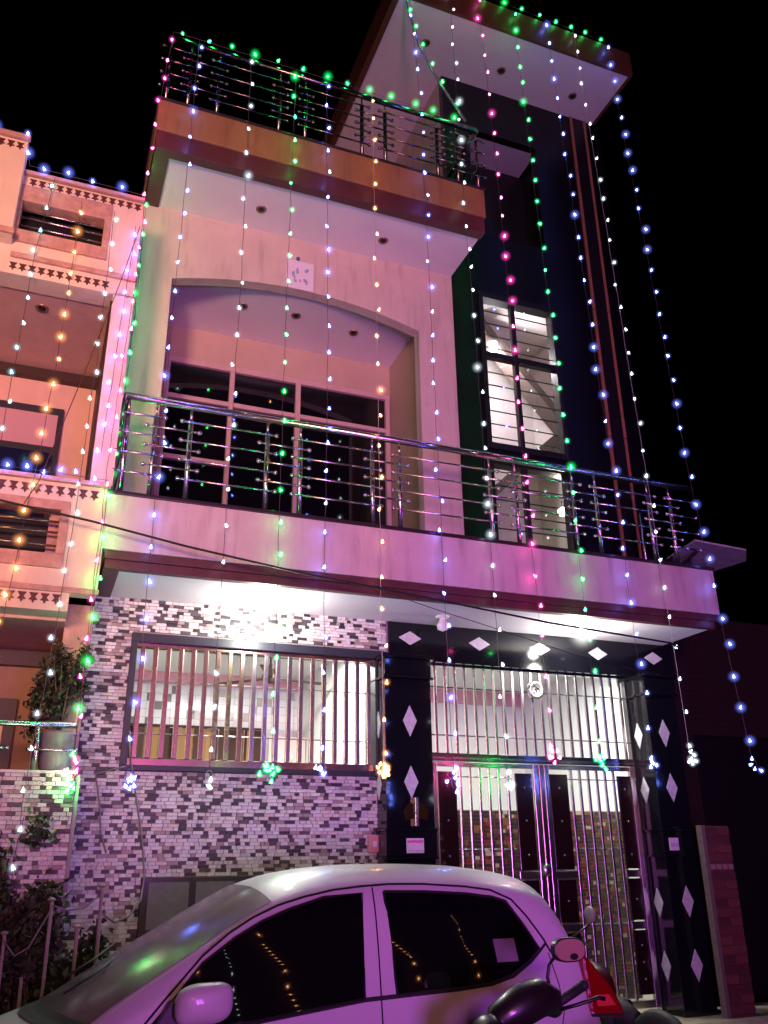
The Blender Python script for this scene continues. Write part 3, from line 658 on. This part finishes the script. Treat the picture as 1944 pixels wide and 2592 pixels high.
rub = thing('cloth_heap', 'dark cloth bundle lying on the pale ramp beneath the right pillar', 'cloth', (4.9, -.75, .45))
MB().ball((5.0, -.78, .40), .22, 16, 10, sc_=(1.6, .7, .45)).build('cloth', mat('dark_cloth', (.03, .025, .05), .8, var=.5, scale=14, bump=1, bscale=15), rub, True)

# ================================================================== CAR
CAR = thing('car', 'silver white small hatchback parked in front of the house', 'car', (1.6, -1.72, 0))
CY = -1.72
def lerp(t, tab):
    if t <= tab[0][0]: return tab[0][1]
    for (a, va), (b_, vb) in zip(tab, tab[1:]):
        if t <= b_: 
            u = (t-a)/(b_-a); return va+(vb-va)*u
    return tab[-1][1]
def sm(t, tab):     # smoothed lookup
    return (lerp(t-.04, tab)+2*lerp(t, tab)+lerp(t+.04, tab))/4
top = [(-.45, .60), (-.40, .74), (-.30, .84), (-.1, .93), (.06, .985), (.14, 1.005), (.16, 1.01), (.5, 1.205), (.85, 1.40), (1.10, 1.53), (1.20, 1.572), (1.35, 1.615), (1.55, 1.645), (1.8, 1.662), (2.1, 1.662), (2.4, 1.65), (2.65, 1.62), (2.82, 1.585), (2.92, 1.53), (3.00, 1.42), (3.08, 1.24), (3.14, 1.06), (3.18, .95), (3.22, .80), (3.25, .62)]
hwf = [(-.45, .55), (-.38, .64), (-.2, .70), (.2, .735), (1.0, .755), (2.2, .755), (2.7, .735), (2.95, .69), (3.12, .60), (3.25, .50)]
belt = [(-.45, .56), (0, .86), (.4, .93), (1.1, .97), (1.7, 1.04), (2.3, 1.07), (2.7, 1.2), (3.3, 1.2)]
def side_y(x, z):        # half width of the body side at height z
    prof = lerp(z, [(.20, .90), (.35, .975), (.55, 1.0), (.80, .995), (.95, .965), (1.05, .945), (1.25, .895), (1.40, .845), (1.50, .80), (1.56, .755), (1.62, .66)])
    return sm(x, hwf)*prof
def curv(x): return lerp(x, [(-.45, .16), (.15, .24), (.6, .17), (1.2, .07), (1.8, 0), (2.5, -.02), (2.9, -.07), (3.25, -.05)])
stations = []; x = -.45
while x < 3.2501:
    stations.append(x); x += .05 if (x < .1 or .25 < x < 2.6) else .025
K_TOP = 9; K_SIDE = 13
def section(x):
    zt = sm(x, top); pts = []
    zs_top = zt - lerp(x, [(-.45, .10), (.1, .05), (.3, .035), (1.0, .085), (1.3, .115), (2.4, .12), (2.9, .14), (3.1, .2), (3.25, .2)])   # shoulder height
    for i in range(K_TOP):
        v = i/(K_TOP-1)
        xs = x + curv(x)*v*v
        yh = side_y(xs, zs_top)
        z = zt - (zt-zs_top)*(v**3.2)
        pts.append((xs, yh*v, z))
    for i in range(1, K_SIDE):
        u = i/(K_SIDE-1); z = zs_top + (.22-zs_top)*u; xs = x+curv(x)
        pts.append((xs, side_y(xs, z), z))
    return pts
m = MB(); rows = []
for x in stations:
    s = section(x); full = [(p[0], CY-p[1], p[2]) for p in reversed(s)] + [(p[0], CY+p[1], p[2]) for p in s[1:]]
    rows.append(full)
n = len(rows[0]); vv = [p for r_ in rows for p in r_]; ff = [(i*n+k, i*n+k+1, (i+1)*n+k+1, (i+1)*n+k) for i in range(len(rows)-1) for k in range(n-1)]
ff.append(tuple(range(n-1, -1, -1))); ff.append(tuple(range((len(rows)-1)*n, len(rows)*n)))
body = m.add(vv, ff).build('body', car_paint, CAR, True)
def side_patch(poly, name, mt, ofs=.004, par=CAR, side=-1, dens=.05, smooth=True):
    """fill an x,z polygon and lay it on the body side"""
    import bmesh
    bm = bmesh.new(); vs_ = [bm.verts.new((x, 0, z)) for x, z in poly]; f_ = bm.faces.new(vs_)
    bmesh.ops.triangulate(bm, faces=[f_])
    x0 = min(p[0] for p in poly); x1 = max(p[0] for p in poly); z0 = min(p[1] for p in poly); z1 = max(p[1] for p in poly)
    k = x0+dens
    while k < x1: bmesh.ops.bisect_plane(bm, geom=bm.verts[:]+bm.edges[:]+bm.faces[:], plane_co=(k, 0, 0), plane_no=(1, 0, 0)); k += dens
    k = z0+dens
    while k < z1: bmesh.ops.bisect_plane(bm, geom=bm.verts[:]+bm.edges[:]+bm.faces[:], plane_co=(0, 0, k), plane_no=(0, 0, 1)); k += dens
    for v in bm.verts: v.co.y = CY + side*(side_y(v.co.x, v.co.z)+ofs)
    bmesh.ops.recalc_face_normals(bm, faces=bm.faces[:])
    c = bm.faces[:][0]
    if c.normal.y*side < 0: bmesh.ops.reverse_faces(bm, faces=bm.faces[:])
    me = bpy.data.meshes.new(name); bm.to_mesh(me); bm.free(); me.materials.append(mt)
    me.polygons.foreach_set('use_smooth', [smooth]*len(me.polygons))
    return link(name, me, par)
fg = [(.62, .965), (.74, 1.09), (.87, 1.235), (1.03, 1.34), (1.16, 1.405), (1.30, 1.455), (1.49, 1.505), (1.70, 1.52), (1.672, 1.045), (1.14, .985), (.80, .955)]
rg = [(1.825, 1.525), (2.06, 1.52), (2.30, 1.505), (2.46, 1.485), (2.54, 1.462), (2.62, 1.35), (2.70, 1.225), (2.62, 1.165), (2.50, 1.105), (2.36, 1.075), (2.2, 1.065), (1.845, 1.055)]
for sd in (-1, 1):
    for pg in (fg, rg):
        g = side_patch(pg, 'door_window', car_glass, side=sd)
        cx_ = sum(p[0] for p in pg)/len(pg); cz_ = sum(p[1] for p in pg)/len(pg)
        if sd < 0:
            pts = [(x, CY-side_y(x, z)-.006, z) for x, z in pg+[pg[0]]]
            MB().tube(pts, .007, 5).build('window_seal', rubber, g)
def seam(pts, r=.004, name='door_seam'):
    fine = []
    for (a, b_) in zip(pts, pts[1:]):
        for i in range(6): u = i/6; fine.append((a[0]+(b_[0]-a[0])*u, a[1]+(b_[1]-a[1])*u))
    fine.append(pts[-1]); MB().tube([(x, CY-side_y(x, z)-.001, z) for x, z in fine], r, 5).build(name, rubber, CAR)
seam([(.58, .96), (.70, 1.09), (.87, 1.265), (1.00, 1.36), (1.12, 1.425), (1.25, 1.475), (1.39, 1.51), (1.55, 1.538), (1.70, 1.552), (1.86, 1.56), (2.06, 1.557), (2.31, 1.54), (2.46, 1.52), (2.58, 1.47), (2.66, 1.38), (2.74, 1.27), (2.78, 1.20)], .0055, 'roof_seam')
seam([(1.765, 1.545), (1.76, 1.04), (1.76, .8), (1.75, .35)]); seam([(2.76, 1.20), (2.80, 1.05), (2.81, .92), (2.74, .75)], .003)
b = MB()
bl = [(.60, .952), (.9, .952), (1.14, .972), (1.672, 1.030), (2.2, 1.050), (2.38, 1.062), (2.52, 1.092), (2.64, 1.155), (2.75, 1.235)]
side_patch([(x, z+.002) for x, z in bl]+[(x+.004, z+.022) for x, z in reversed(bl)], 'belt_strip', rubber, .006)
# windscreen, rear window
def top_patch(x0, x1, v1, name, mt, ofs=.004):
    b = MB(); nx, nv = 24, 16; vs_ = []
    for i in range(nx+1):
        x = x0+(x1-x0)*i/nx; s = section(x)
        for j in range(nv+1):
            v = -v1+2*v1*j/nv; a = abs(v); k = min(int(a*(K_TOP-1)), K_TOP-2); u = a*(K_TOP-1)-k
            p = [s[k][c]*(1-u)+s[k+1][c]*u for c in range(3)]
            vs_.append((p[0]-ofs*.5 if x < 2 else p[0]+ofs, CY+(p[1] if v > 0 else -p[1]), p[2]+ofs))
    fs = [(i*(nv+1)+j, (i+1)*(nv+1)+j, (i+1)*(nv+1)+j+1, i*(nv+1)+j+1) for i in range(nx) for j in range(nv)]
    return b.add(vs_, fs).build(name, mt, CAR, True)
ws_glass = mat('windscreen', (.14, .115, .11), .2, var=.12, scale=3, spec=.6)
top_patch(.17, 1.17, .90, 'windscreen', ws_glass)
top_patch(.10, .20, .93, 'cowl', rubber, .006)
for x_, y_ in ((.34, CY-.42), (.36, CY+.12)):
    wp = [section(x_+k*.03)[3] for k in range(2)]
    MB().tube([(x_-.06, y_, sm(x_-.02, top)+.012), (x_+.10, y_+.18, sm(x_+.10, top)+.014), (x_+.22, y_+.42, sm(x_+.2, top)+.012)], .006, 6).build('wiper', rubber, CAR, True)
top_patch(2.97, 3.12, .8, 'rear_window', car_glass, .005)
MB().box(.78, .92, CY-.55, CY-.38, 1.335, 1.34).build('windscreen_sticker', mat('sticker', (.35, .5, .45), .4), CAR) if False else None
side_patch([(2.42, 1.28), (2.55, 1.28), (2.56, 1.17), (2.43, 1.17)], 'window_sticker', mat('grey_paper', (.22, .18, .22), .7), .0075)
MB().prism([(2.965, 1.20), (3.03, 1.15), (3.15, 1.02), (3.21, .92), (3.22, .86), (3.0, .875), (2.985, 1.02)], CY-.66, CY-.50).build('tail_light', tail_red, CAR, bevel=.02)
MB().prism([(3.035, .98), (3.12, .985), (3.165, .925), (3.045, .925)], CY-.668, CY-.655).build('lamp_lens', mat('lens_bright', (.8, .05, .06), .05, coat=1.0), CAR, bevel=.006)
MB().prism([(3.005, .895), (3.20, .885), (3.205, .872), (3.005, .88)], CY-.668, CY-.655).build('lamp_trim', rubber, CAR)
side_patch([(2.955, 1.19), (3.02, 1.16), (3.12, 1.04), (3.135, .93), (3.13, .84), (2.985, .86), (2.99, 1.0)], 'tail_light', tail_red, .012, side=1)
for sd in (-1, 1):
    mr = MB(); yy = CY+sd*.86
    mr.ball((0, 0, 0), 1, 24, 16); mr.v = [(.855+.128*math.copysign(abs(p[0])**.62, p[0]), yy+.07*math.copysign(abs(p[1])**.7, p[1]), 1.09+.082*math.copysign(abs(p[2])**.62, p[2])+.012*p[0]) for p in mr.v]; me_ = mr.build('wing_mirror', car_paint, CAR, True)
    MB().prism([(.66, 1.0), (.80, 1.0), (.80, 1.12), (.72, 1.09)], CY+sd*.80-.0, CY+sd*.80-sd*.10).build('mirror_mount', plastic_black, me_)
    side_patch([(1.50, .90), (1.66, .915), (1.66, .94), (1.50, .93)], 'door_handle', car_paint, .02, side=sd)
for x in (.28, 2.62):
    for sd in (-1, 1):
        yo = CY+sd*.66
        wh = MB().lathe((x, yo, .29), [(.17, -.09), (.27, -.09), (.288, -.06), (.288, .06), (.27, .09), (.17, .09)], 28, axis='y').build('wheel', rubber, CAR, True)
        MB().lathe((x, yo, .29), [(.001, .05), (.17, .05), (.175, .088), (.001, .088)] if sd > 0 else [(.001, -.05), (.17, -.05), (.175, -.088), (.001, -.088)], 20, axis='y').build('rim', steel, wh, True)
for sd in (-1, 1): MB().ball((-.36, CY+sd*.47, .68), .5, 14, 10, sc_=(.22, .26, .17)).build('headlight', mat('lamp_glass', (.6, .6, .62), .08) if sd < 0 else bpy.data.materials['lamp_glass'], CAR, True)

# ================================================================== SCOOTER
SC = thing('scooter', 'dark scooter parked at the rear corner of the car', 'scooter', (2.2, -3.15, 0))
sdark = mat('scooter_paint', (.016, .012, .011), .35, coat=.4, var=.2, scale=8)
m = MB()
m.tube([(1.96, -3.15, .92), (2.02, -3.17, 1.03), (2.13, -3.18, 1.08), (2.22, -3.16, 1.10), (2.30, -3.13, 1.08), (2.34, -3.12, 1.03)], [.02, .065, .085, .082, .065, .03], 14)
cw = m.build('handlebar_cowl', sdark, SC, True, subsurf=1) if False else m.build('handlebar_cowl', sdark, SC, True)
MB().ball((1.955, -3.2, .93), .5, 16, 12, sc_=(.17, .26, .26)).build('headlight', sdark, SC, True)
MB().tube([(2.31, -3.14, 1.06), (2.36, -3.15, 1.085), (2.455, -3.17, 1.135)], [.017, .021, .022], 12).build('grip', rubber, SC, True)
MB().ball((2.458, -3.171, 1.137), .024, 10, 8).build('grip', rubber, SC, True)
MB().tube([(2.33, -3.15, 1.045), (2.40, -3.19, 1.065), (2.50, -3.22, 1.092), (2.53, -3.22, 1.085)], [.008, .008, .009, .010], 8).build('brake_lever', plastic_black, SC, True)
st_ = MB().tube([(2.30, -3.14, 1.13), (2.293, -3.14, 1.175), (2.305, -3.14, 1.225), (2.33, -3.14, 1.25)], .008, 8).build('mirror_stem', plastic_black, SC, True)
def oval(cx, cz, rx, rz, n=28, p=2.6): return [(cx+rx*math.copysign(abs(math.cos(a))**(2/p), math.cos(a)), cz+rz*math.copysign(abs(math.sin(a))**(2/p), math.sin(a))) for a in (2*math.pi*i/n for i in range(n))]
hs = MB().prism(oval(2.408, 1.283, .083, .052), -3.165, -3.125).build('mirror_shell', plastic_black, SC, bevel=.006)
mg = mat('mirror_glass', (.42, .27, .17), .35, .2, var=.06, scale=10)
MB().prism(oval(2.408, 1.283, .0765, .0455), -3.1665, -3.1652).build('mirror_glass', mg, SC)
MB().prism(oval(2.425, 1.255, .022, .014, p=2), -3.1675, -3.1668).build('mirror_spot', plastic_black, SC)  # small dark oval on the mirror face
m = MB(); m.tube([(2.05, -3.15, .30), (2.12, -3.15, .6), (2.16, -3.15, .98)], [.14, .16, .07], 12); m.build('front_apron', sdark, SC, True)
m = MB(); m.box(2.1, 2.5, -3.28, -3.02, .28, .34); m.build('floorboard', sdark, SC, bevel=.02)
MB().tube([(2.45, -3.15, .45), (2.7, -3.15, .6), (3.1, -3.15, .62)], [.10, .17, .12], 12).build('rear_body', sdark, SC, True)
MB().tube([(2.45, -3.15, .72), (2.7, -3.15, .76), (3.05, -3.15, .78)], [.06, .12, .09], 12).build('seat', rubber, SC, True)
for x in (1.98, 3.0): MB().lathe((x, -3.15, .24), [(.12, -.05), (.22, -.05), (.24, 0), (.22, .05), (.12, .05)], 24, axis='y').build('wheel', rubber, SC, True)

# ================================================================== MOTORCYCLE by the gate
MC = thing('motorcycle', 'dark motorcycle with a round mirror standing between car and gate', 'motorcycle', (4.1, -.85, .2))
dred = mat('dark_red_paint', (.05, .008, .008), .3, coat=.4)
MB().tube([(3.75, -.85, .92), (3.95, -.85, .98), (4.2, -.85, .93), (4.3, -.85, .85)], [.06, .13, .12, .05], 14).build('tank', dred, MC, True)
MB().tube([(4.2, -.85, .78), (4.38, -.85, .76), (4.55, -.85, .74)], [.08, .10, .05], 12).build('seat', rubber, MC, True)
MB().tube([(3.78, -1.12, 1.16), (3.84, -.98, 1.14), (3.84, -.72, 1.14), (3.78, -.58, 1.16)], .014, 8).build('handlebar', steel_dark, MC, True)
MB().tube([(3.62, -.85, .5), (3.80, -.85, 1.12)], .03, 10).build('fork', steel_dark, MC, True)
MB().ball((3.66, -.85, .98), .085, 14, 10).build('headlight', plastic_black, MC, True)
MB().tube([(3.86, -.98, 1.14), (4.02, -.88, 1.25), (4.09, -.8, 1.32)], .007, 6).build('mirror_stem', plastic_black, MC, True)
b = MB(); b.lathe((4.10, -.80, 1.385), [(.001, -.012), (.055, -.012), (.06, 0), (.045, .02), (.001, .03)], 24, axis='y'); b.build('mirror', mat('round_mirror', (.30, .27, .25), .5, var=.1, scale=20), MC, True)
for x in (3.55, 4.75): MB().lathe((x, -.85, .52), [(.22, -.04), (.29, -.045), (.31, 0), (.29, .045), (.22, .04)], 28, axis='y').build('wheel', rubber, MC, True)
MB().box(3.9, 4.4, -.98, -.72, .5, .85).build('engine', plastic_black, MC, bevel=.04)
MC.rotation_euler = (0, 0, R(-82)); MC.location = (4.08, -.75, .1)

# ================================================================== CABLES
cab = mat('cable_black', (.01, .01, .012), .6); wire_m = mat('wire', (.06, .03, .045), .6); wire_w = mat('wire_pale', (.42, .38, .40), .5); hose_m = mat('cable_grey', (.22, .17, .20), .6)
def cable(label, pts, r, mt, name='cable', cat='cable', n=7): return tag(MB().tube(pts, r, n).build(name, mt, None, True), label, cat)
cable('thick black overhead cable sagging across the balcony front', [(-1.2, -1.0, 4.08), (-.42, -1.0, 3.98), (.19, -1.0, 3.905), (.84, -1.0, 3.80), (1.7, -1.0, 3.69), (2.64, -1.0, 3.605), (3.8, -1.0, 3.49), (5.04, -1.0, 3.41), (5.2, -.9, 3.40)], .0085, cab)
cable('thin dark wire running below the thick cable under the balcony', [(2.3, -1.0, 3.63), (2.75, -1.0, 3.52), (3.5, -1.0, 3.36), (4.2, -1.0, 3.20), (4.9, -1.0, 3.12)], .003, cab)
cable('slack red brown wire slanting down the neighbouring house front', [(.28, -.9, 6.58), (.18, -.9, 6.0), (.02, -.9, 5.2), (-.10, -.9, 4.65), (-.20, -.9, 4.2), (-.28, -.9, 4.0)], .0035, ornament_m, 'wire', 'wire')
cable('grey cable looping down the tile wall from the window corner to the stakes', [(.66, -.06, 2.62), (.68, -.06, 2.45), (.74, -.06, 2.2), (.80, -.06, 1.95), (.84, -.06, 1.75), (.86, -.07, 1.6), (.83, -.2, 1.45), (.74, -.4, 1.36), (.62, -.7, 1.34), (.52, -1.0, 1.40)], .007, hose_m)
cable('short grey cable hanging down the tile wall near its left edge', [(.66, -.05, 2.36), (.58, -.05, 2.34), (.45, -.05, 2.30), (.50, -.05, 2.1), (.53, -.05, 1.9), (.58, -.05, 1.76)], .006, hose_m)
cable('dark cable drooping between the left stakes among the shrubs', [(.48, -1.03, 1.5), (.40, -1.04, 1.44), (.30, -1.04, 1.43), (.22, -1.03, 1.46)], .005, hose_m)
cable('dark cable drooping at the bottom left over the shrubs', [(.22, -1.04, 1.44), (.12, -1.05, 1.24), (.05, -1.05, 1.2), (-.02, -1.03, 1.28)], .005, hose_m)

# ================================================================== LIGHT STRINGS
COL = {'emerald': (.02, 1.0, .16), 'blue': (.13, .20, 1.0), 'green': (.02, 1.0, .16), 'pink': (1.0, .08, .42), 'white': (.80, .92, 1.0), 'warm': (1.0, .46, .16), 'cyan': (.25, .85, 1.0)}
HALO = {'emerald': (.0, 1.0, .12), 'blue': (.16, .20, 1.0), 'green': (.0, 1.0, .12), 'pink': (1.0, .06, .45), 'white': (.5, .6, .7), 'warm': (1.0, .36, .10), 'cyan': (.12, .6, .7)}
def bulb_mesh(c, strength, halo, hr):
    b = MB(); r = .0125
    b.add([(0, 0, .022)]+[(r*math.cos(R(a)), r*math.sin(R(a)), -.010) for a in (30, 150, 270)], [(0, 1, 2), (0, 2, 3), (0, 3, 1), (3, 2, 1)], 0)
    b.ball((0, 0, 0), hr, 12, 9, 1)  # ball of painted glow, wider than the bulb itself
    return b
BM = {}
for k, c in COL.items():
    st = {'emerald': 260, 'blue': 90, 'green': 80, 'pink': 70, 'white': 14, 'warm': 28, 'cyan': 18}[k]
    core = emat('bulb_'+k, c, st)
    for sz, (hr, hs_) in {'s': (.028, 12), 'm': (.042, 12), 'l': (.068, 12)}.items():
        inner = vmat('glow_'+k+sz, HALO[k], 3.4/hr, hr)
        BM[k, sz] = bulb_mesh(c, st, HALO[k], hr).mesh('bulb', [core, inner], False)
def path_at(pts, s):
    for a, b_ in zip(pts, pts[1:]):
        d = (Vector(b_)-Vector(a)).length
        if s <= d: return Vector(a)+(Vector(b_)-Vector(a))*(s/d)
        s -= d
    return Vector(pts[-1])
def light_string(label, c, pts, step=.28, size=(4, 4, 2), cluster=0, wire=None, group='strings of fairy lights on the houses', seed=None, jit=.012, phase=.1):
    rnd = random.Random(label if seed is None else seed)
    t = thing('light_string', label, 'fairy lights', pts[0], group)
    tot = sum((Vector(b_)-Vector(a)).length for a, b_ in zip(pts, pts[1:]))
    fine = []; kk = max(6, int(tot/.14))
    for i in range(kk+1):
        p = path_at(pts, tot*i/kk); fine.append((p.x+rnd.gauss(0, .003), p.y, p.z))
    MB().tube(fine, .0022, 4, cap=False).build('wire', wire or wire_m, t)
    s = phase
    while s < tot:
        p = path_at(pts, s); sz = rnd.choices('sml', size)[0]
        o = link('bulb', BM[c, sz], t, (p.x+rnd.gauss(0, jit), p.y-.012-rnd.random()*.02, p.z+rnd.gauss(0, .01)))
        o.rotation_euler = (rnd.gauss(0, .3), rnd.gauss(0, .3), rnd.random()*2)
        s += step*(1+rnd.gauss(0, .05))
    if cluster:
        e = Vector(pts[-1]); b = MB()
        for i in range(cluster):
            p = (e.x+rnd.gauss(0, .026), e.y-.02+rnd.gauss(0, .015), e.z-.05+rnd.gauss(0, .035))
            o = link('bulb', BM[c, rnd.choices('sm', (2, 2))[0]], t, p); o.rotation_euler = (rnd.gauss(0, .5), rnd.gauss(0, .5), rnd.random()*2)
        for q in range(3):
            a0 = rnd.random()*6; b.tube([(e.x+.028*math.cos(a0+u*1.05), e.y-.02, e.z-.05+.045*math.sin(a0+u*1.05)) for u in range(7)], .002, 4)
        b.build('bundle', wire_w if c in ('white', 'warm') else (wire or wire_m), t)
    return t
Y1 = -.865
drops = [
 ('blue fairy light string hanging at the left end of both slabs', 'blue', [(.62, Y1, 8.9), (.61, Y1, 5.6), (.61, Y1, 2.27)], (4, 4, 2), 9),
 ('white fairy light string second from the left on the house front', 'white', [(1.12, Y1, 8.9), (1.15, Y1, 6.3), (1.13, Y1, 2.27)], (5, 3, 1), 3),
 ('green fairy light string ending under the middle of the barred window', 'green', [(1.57, Y1, 8.9), (1.55, Y1, 6.2), (1.56, Y1, 2.31)], (4, 3, 1), 10),
 ('blue fairy light string between the green and the orange string', 'blue', [(1.88, Y1, 8.9), (1.93, Y1, 5.9), (1.93, Y1, 2.34)], (5, 3, 1), 7),
 ('orange fairy light string hanging beside the left black gate pillar', 'warm', [(2.36, Y1, 8.9), (2.39, Y1, 6), (2.40, Y1, 2.33)], (4, 4, 1), 14),
 ('blue fairy light string hanging just left of the dark tower', 'blue', [(2.80, Y1, 10.9), (2.90, Y1, 8.9), (2.93, Y1, 6), (2.96, Y1, 2.27)], (4, 4, 1), 6),
 ('white fairy light string hanging over the dark edge of the tower', 'white', [(3.32, Y1, 10.9), (3.33, Y1, 8.5), (3.38, Y1, 6), (3.42, Y1, 2.28)], (4, 3, 1), 7),
 ('pink fairy light string hanging over the tower window', 'pink', [(3.68, Y1, 10.92), (3.76, Y1, 8), (3.79, Y1, 5), (3.84, Y1, 2.48)], (3, 5, 2), 8),
 ('green fairy light string at the right side of the tower window', 'green', [(4.14, Y1, 10.92), (4.20, Y1, 8), (4.27, Y1, 5), (4.29, Y1, 2.47)], (3, 5, 1), 9),
 ('blue fairy light string just left of the copper tower strips', 'blue', [(4.58, Y1, 10.92), (4.66, Y1, 8), (4.75, Y1, 5), (4.78, Y1, 2.48)], (1, 4, 5), 5),
 ('white fairy light string just right of the copper tower strips', 'white', [(4.96, Y1, 10.92), (5.06, Y1, 8), (5.14, Y1, 5), (5.19, Y1, 2.52)], (5, 2, 0), 7),
 ('large blue fairy light string against the black sky at far right', 'blue', [(5.42, Y1, 10.92), (5.53, Y1, 8.5), (5.66, Y1, 5), (5.85, Y1, 2.47)], (0, 3, 7), 4),
]
for lb, c, pts, sz, cl_ in drops: light_string(lb, c, pts, .275, sz, cl_, wire_w if lb.startswith(('white fairy light string just right', 'orange')) else None)
light_string('green fairy light string down the left corner of the decorated house', 'emerald', [(.345, -.24, 7.45), (.35, -.24, 6.3), (.345, -.24, 5.2), (.29, -.62, 4.5), (.27, Y1, 4.2), (.25, Y1, 2.22)], .30, (3, 4, 3), 4)
light_string('pink fairy light string down the left corner of the decorated house', 'pink', [(.38, Y1, 8.9), (.29, Y1, 7.4), (.30, Y1, 6.2), (.25, Y1, 4.5), (.25, Y1, 2.27)], .27, (5, 4, 0), 6)
light_string('blue fairy light string between the two houses', 'blue', [(.25, Y1, 6.6), (.22, Y1, 5.6), (.19, Y1, 4.5)], .20, (1, 4, 5), 0)
light_string('green fairy light string along the roof handrail', 'green', [(.38, -.80, 8.985), (2.0, -.80, 8.99), (3.45, -.80, 8.985)], .235, (1, 3, 6), 0)
light_string('green fairy light string along the tower canopy top edge', 'green', [(3.72, -.85, 10.99), (5.55, -.85, 10.96)], .215, (1, 5, 2), 0)
cable('black and white twisted cable from the tower canopy to the roof rail', [(2.74, -.86, 10.9), (2.80, -.86, 10.3), (2.90, -.86, 9.85), (3.05, -.86, 9.5), (3.24, -.86, 9.2), (3.43, -.84, 8.95)], .012, mat('twist_cable', (.20, .22, .24), .5, var=.8, scale=30))
light_string('green fairy light string wound on the slanting twisted cable', 'green', [(2.78, -.88, 10.6), (2.84, -.88, 10.15), (2.92, -.88, 9.82), (3.05, -.88, 9.5), (3.24, -.88, 9.2), (3.43, -.86, 8.96)], .25, (2, 5, 1), 0)
light_string('blue fairy light string along the top of the neighbouring parapet', 'blue', [(-1.0, -.95, 7.19), (-.66, -.95, 7.19), (-.64, -.86, 6.96), (.28, -.86, 6.94)], .205, (0, 4, 6), 0)
light_string('blue fairy light string along the lower parapet of the neighbouring house', 'blue', [(-.6, -.86, 4.30), (.26, -.86, 4.29)], .11, (1, 5, 4), 0)
light_string('orange fairy light string down the middle of the neighbouring house', 'warm', [(-.19, Y1, 6.7), (-.20, Y1, 5.3), (-.23, Y1, 4.3), (-.30, Y1, 3.1), (-.32, Y1, 2.9)], .205, (0, 4, 5), 0)
light_string('pale fairy light string at the far left of the neighbouring house', 'cyan', [(-.42, Y1, 6.9), (-.48, Y1, 6.0), (-.49, Y1, 4.4)], .22, (4, 4, 0), 0)
light_string('white fairy light string down the right side of the neighbouring house', 'white', [(.07, Y1, 6.7), (.08, Y1, 5.2), (.07, Y1, 4.0), (.03, Y1, 2.9), (-.01, Y1, 2.4), (-.02, -1.0, 1.8), (-.02, -1.0, 1.45)], .235, (3, 5, 0), 0)
# strings across the street whose reflections show in the car windows
OH = thing('building', 'dark building across the street reflected in the car windows', 'building', (2, -15, 0))
MB().box(-9, 18, -17, -15, 0, 9).build('wall', mat('far_wall', (.10, .07, .06), .9), OH)
for i, (xx, c) in enumerate(((2.2, 'warm'), (4.4, 'warm'), (7.0, 'warm'), (3.2, 'white'), (9.5, 'warm'))):
    t = thing('light_string', ['orange string across the street reflected in the front door window', 'orange string across the street reflected in the rear door window', 'second orange string reflected in the rear door window', 'white string across the street reflected in the front door window', 'last orange string across the street to the right'][i], 'fairy lights', (xx, -14.9, 8.5), 'strings of lights across the street')
    MB().tube([(xx, -14.9, 8.8), (xx+.8, -14.9, 1.2)], .004, 4).build('wire', wire_m, t)
    for k in range(24):
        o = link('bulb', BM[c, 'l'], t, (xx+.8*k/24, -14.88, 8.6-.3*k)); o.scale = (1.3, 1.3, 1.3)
# ------------------------------------------------------------------ made-up fill lights on poles, added out of view behind the camera
def added_fill(label, x, y, z, tgt, power, colr, size=1.0, spr=90):
    t = thing('added_fill_light', label, 'added fill light', (x, y, 0))
    MB().tube([(x, y, 0), (x, y, z-.05)], .05, 10).build('fill_pole', iron, t, True)
    d = (Vector(tgt)-Vector((x, y, z))).normalized()
    q = d.to_track_quat('-Z', 'Y'); e = q.to_euler()
    hb = MB().box(-size/2-.05, size/2+.05, -size/2-.05, size/2+.05, .02, .12).build('fill_head', iron, t, loc=(x, y, z)); hb.rotation_euler = e
    l = bpy.data.lights.new('added_fill', 'AREA'); l.shape = 'SQUARE'; l.size = size; l.energy = power; l.color = colr; l.spread = R(spr)
    lo = bpy.data.objects.new('light', l); col.objects.link(lo); lo.parent = t; lo.location = (0, 0, z); lo.rotation_euler = e
added_fill('added pink fill light on a pole behind the camera, facing the balcony', -1.0, -13.2, 3.2, (2.6, 0, 7.2), 118, KEY, 1.4, 72)
added_fill('added orange pink fill light behind the camera, facing the left house', -3.0, -11.0, 3.0, (-1.2, 0, 6.0), 130, WARM, 1.2, 52)
added_fill('added violet fill light behind the camera, facing the balcony soffits', 1.2, -9.6, 1.2, (3.9, 0, 4.4), 92, VIOLET, 1.0, 75)
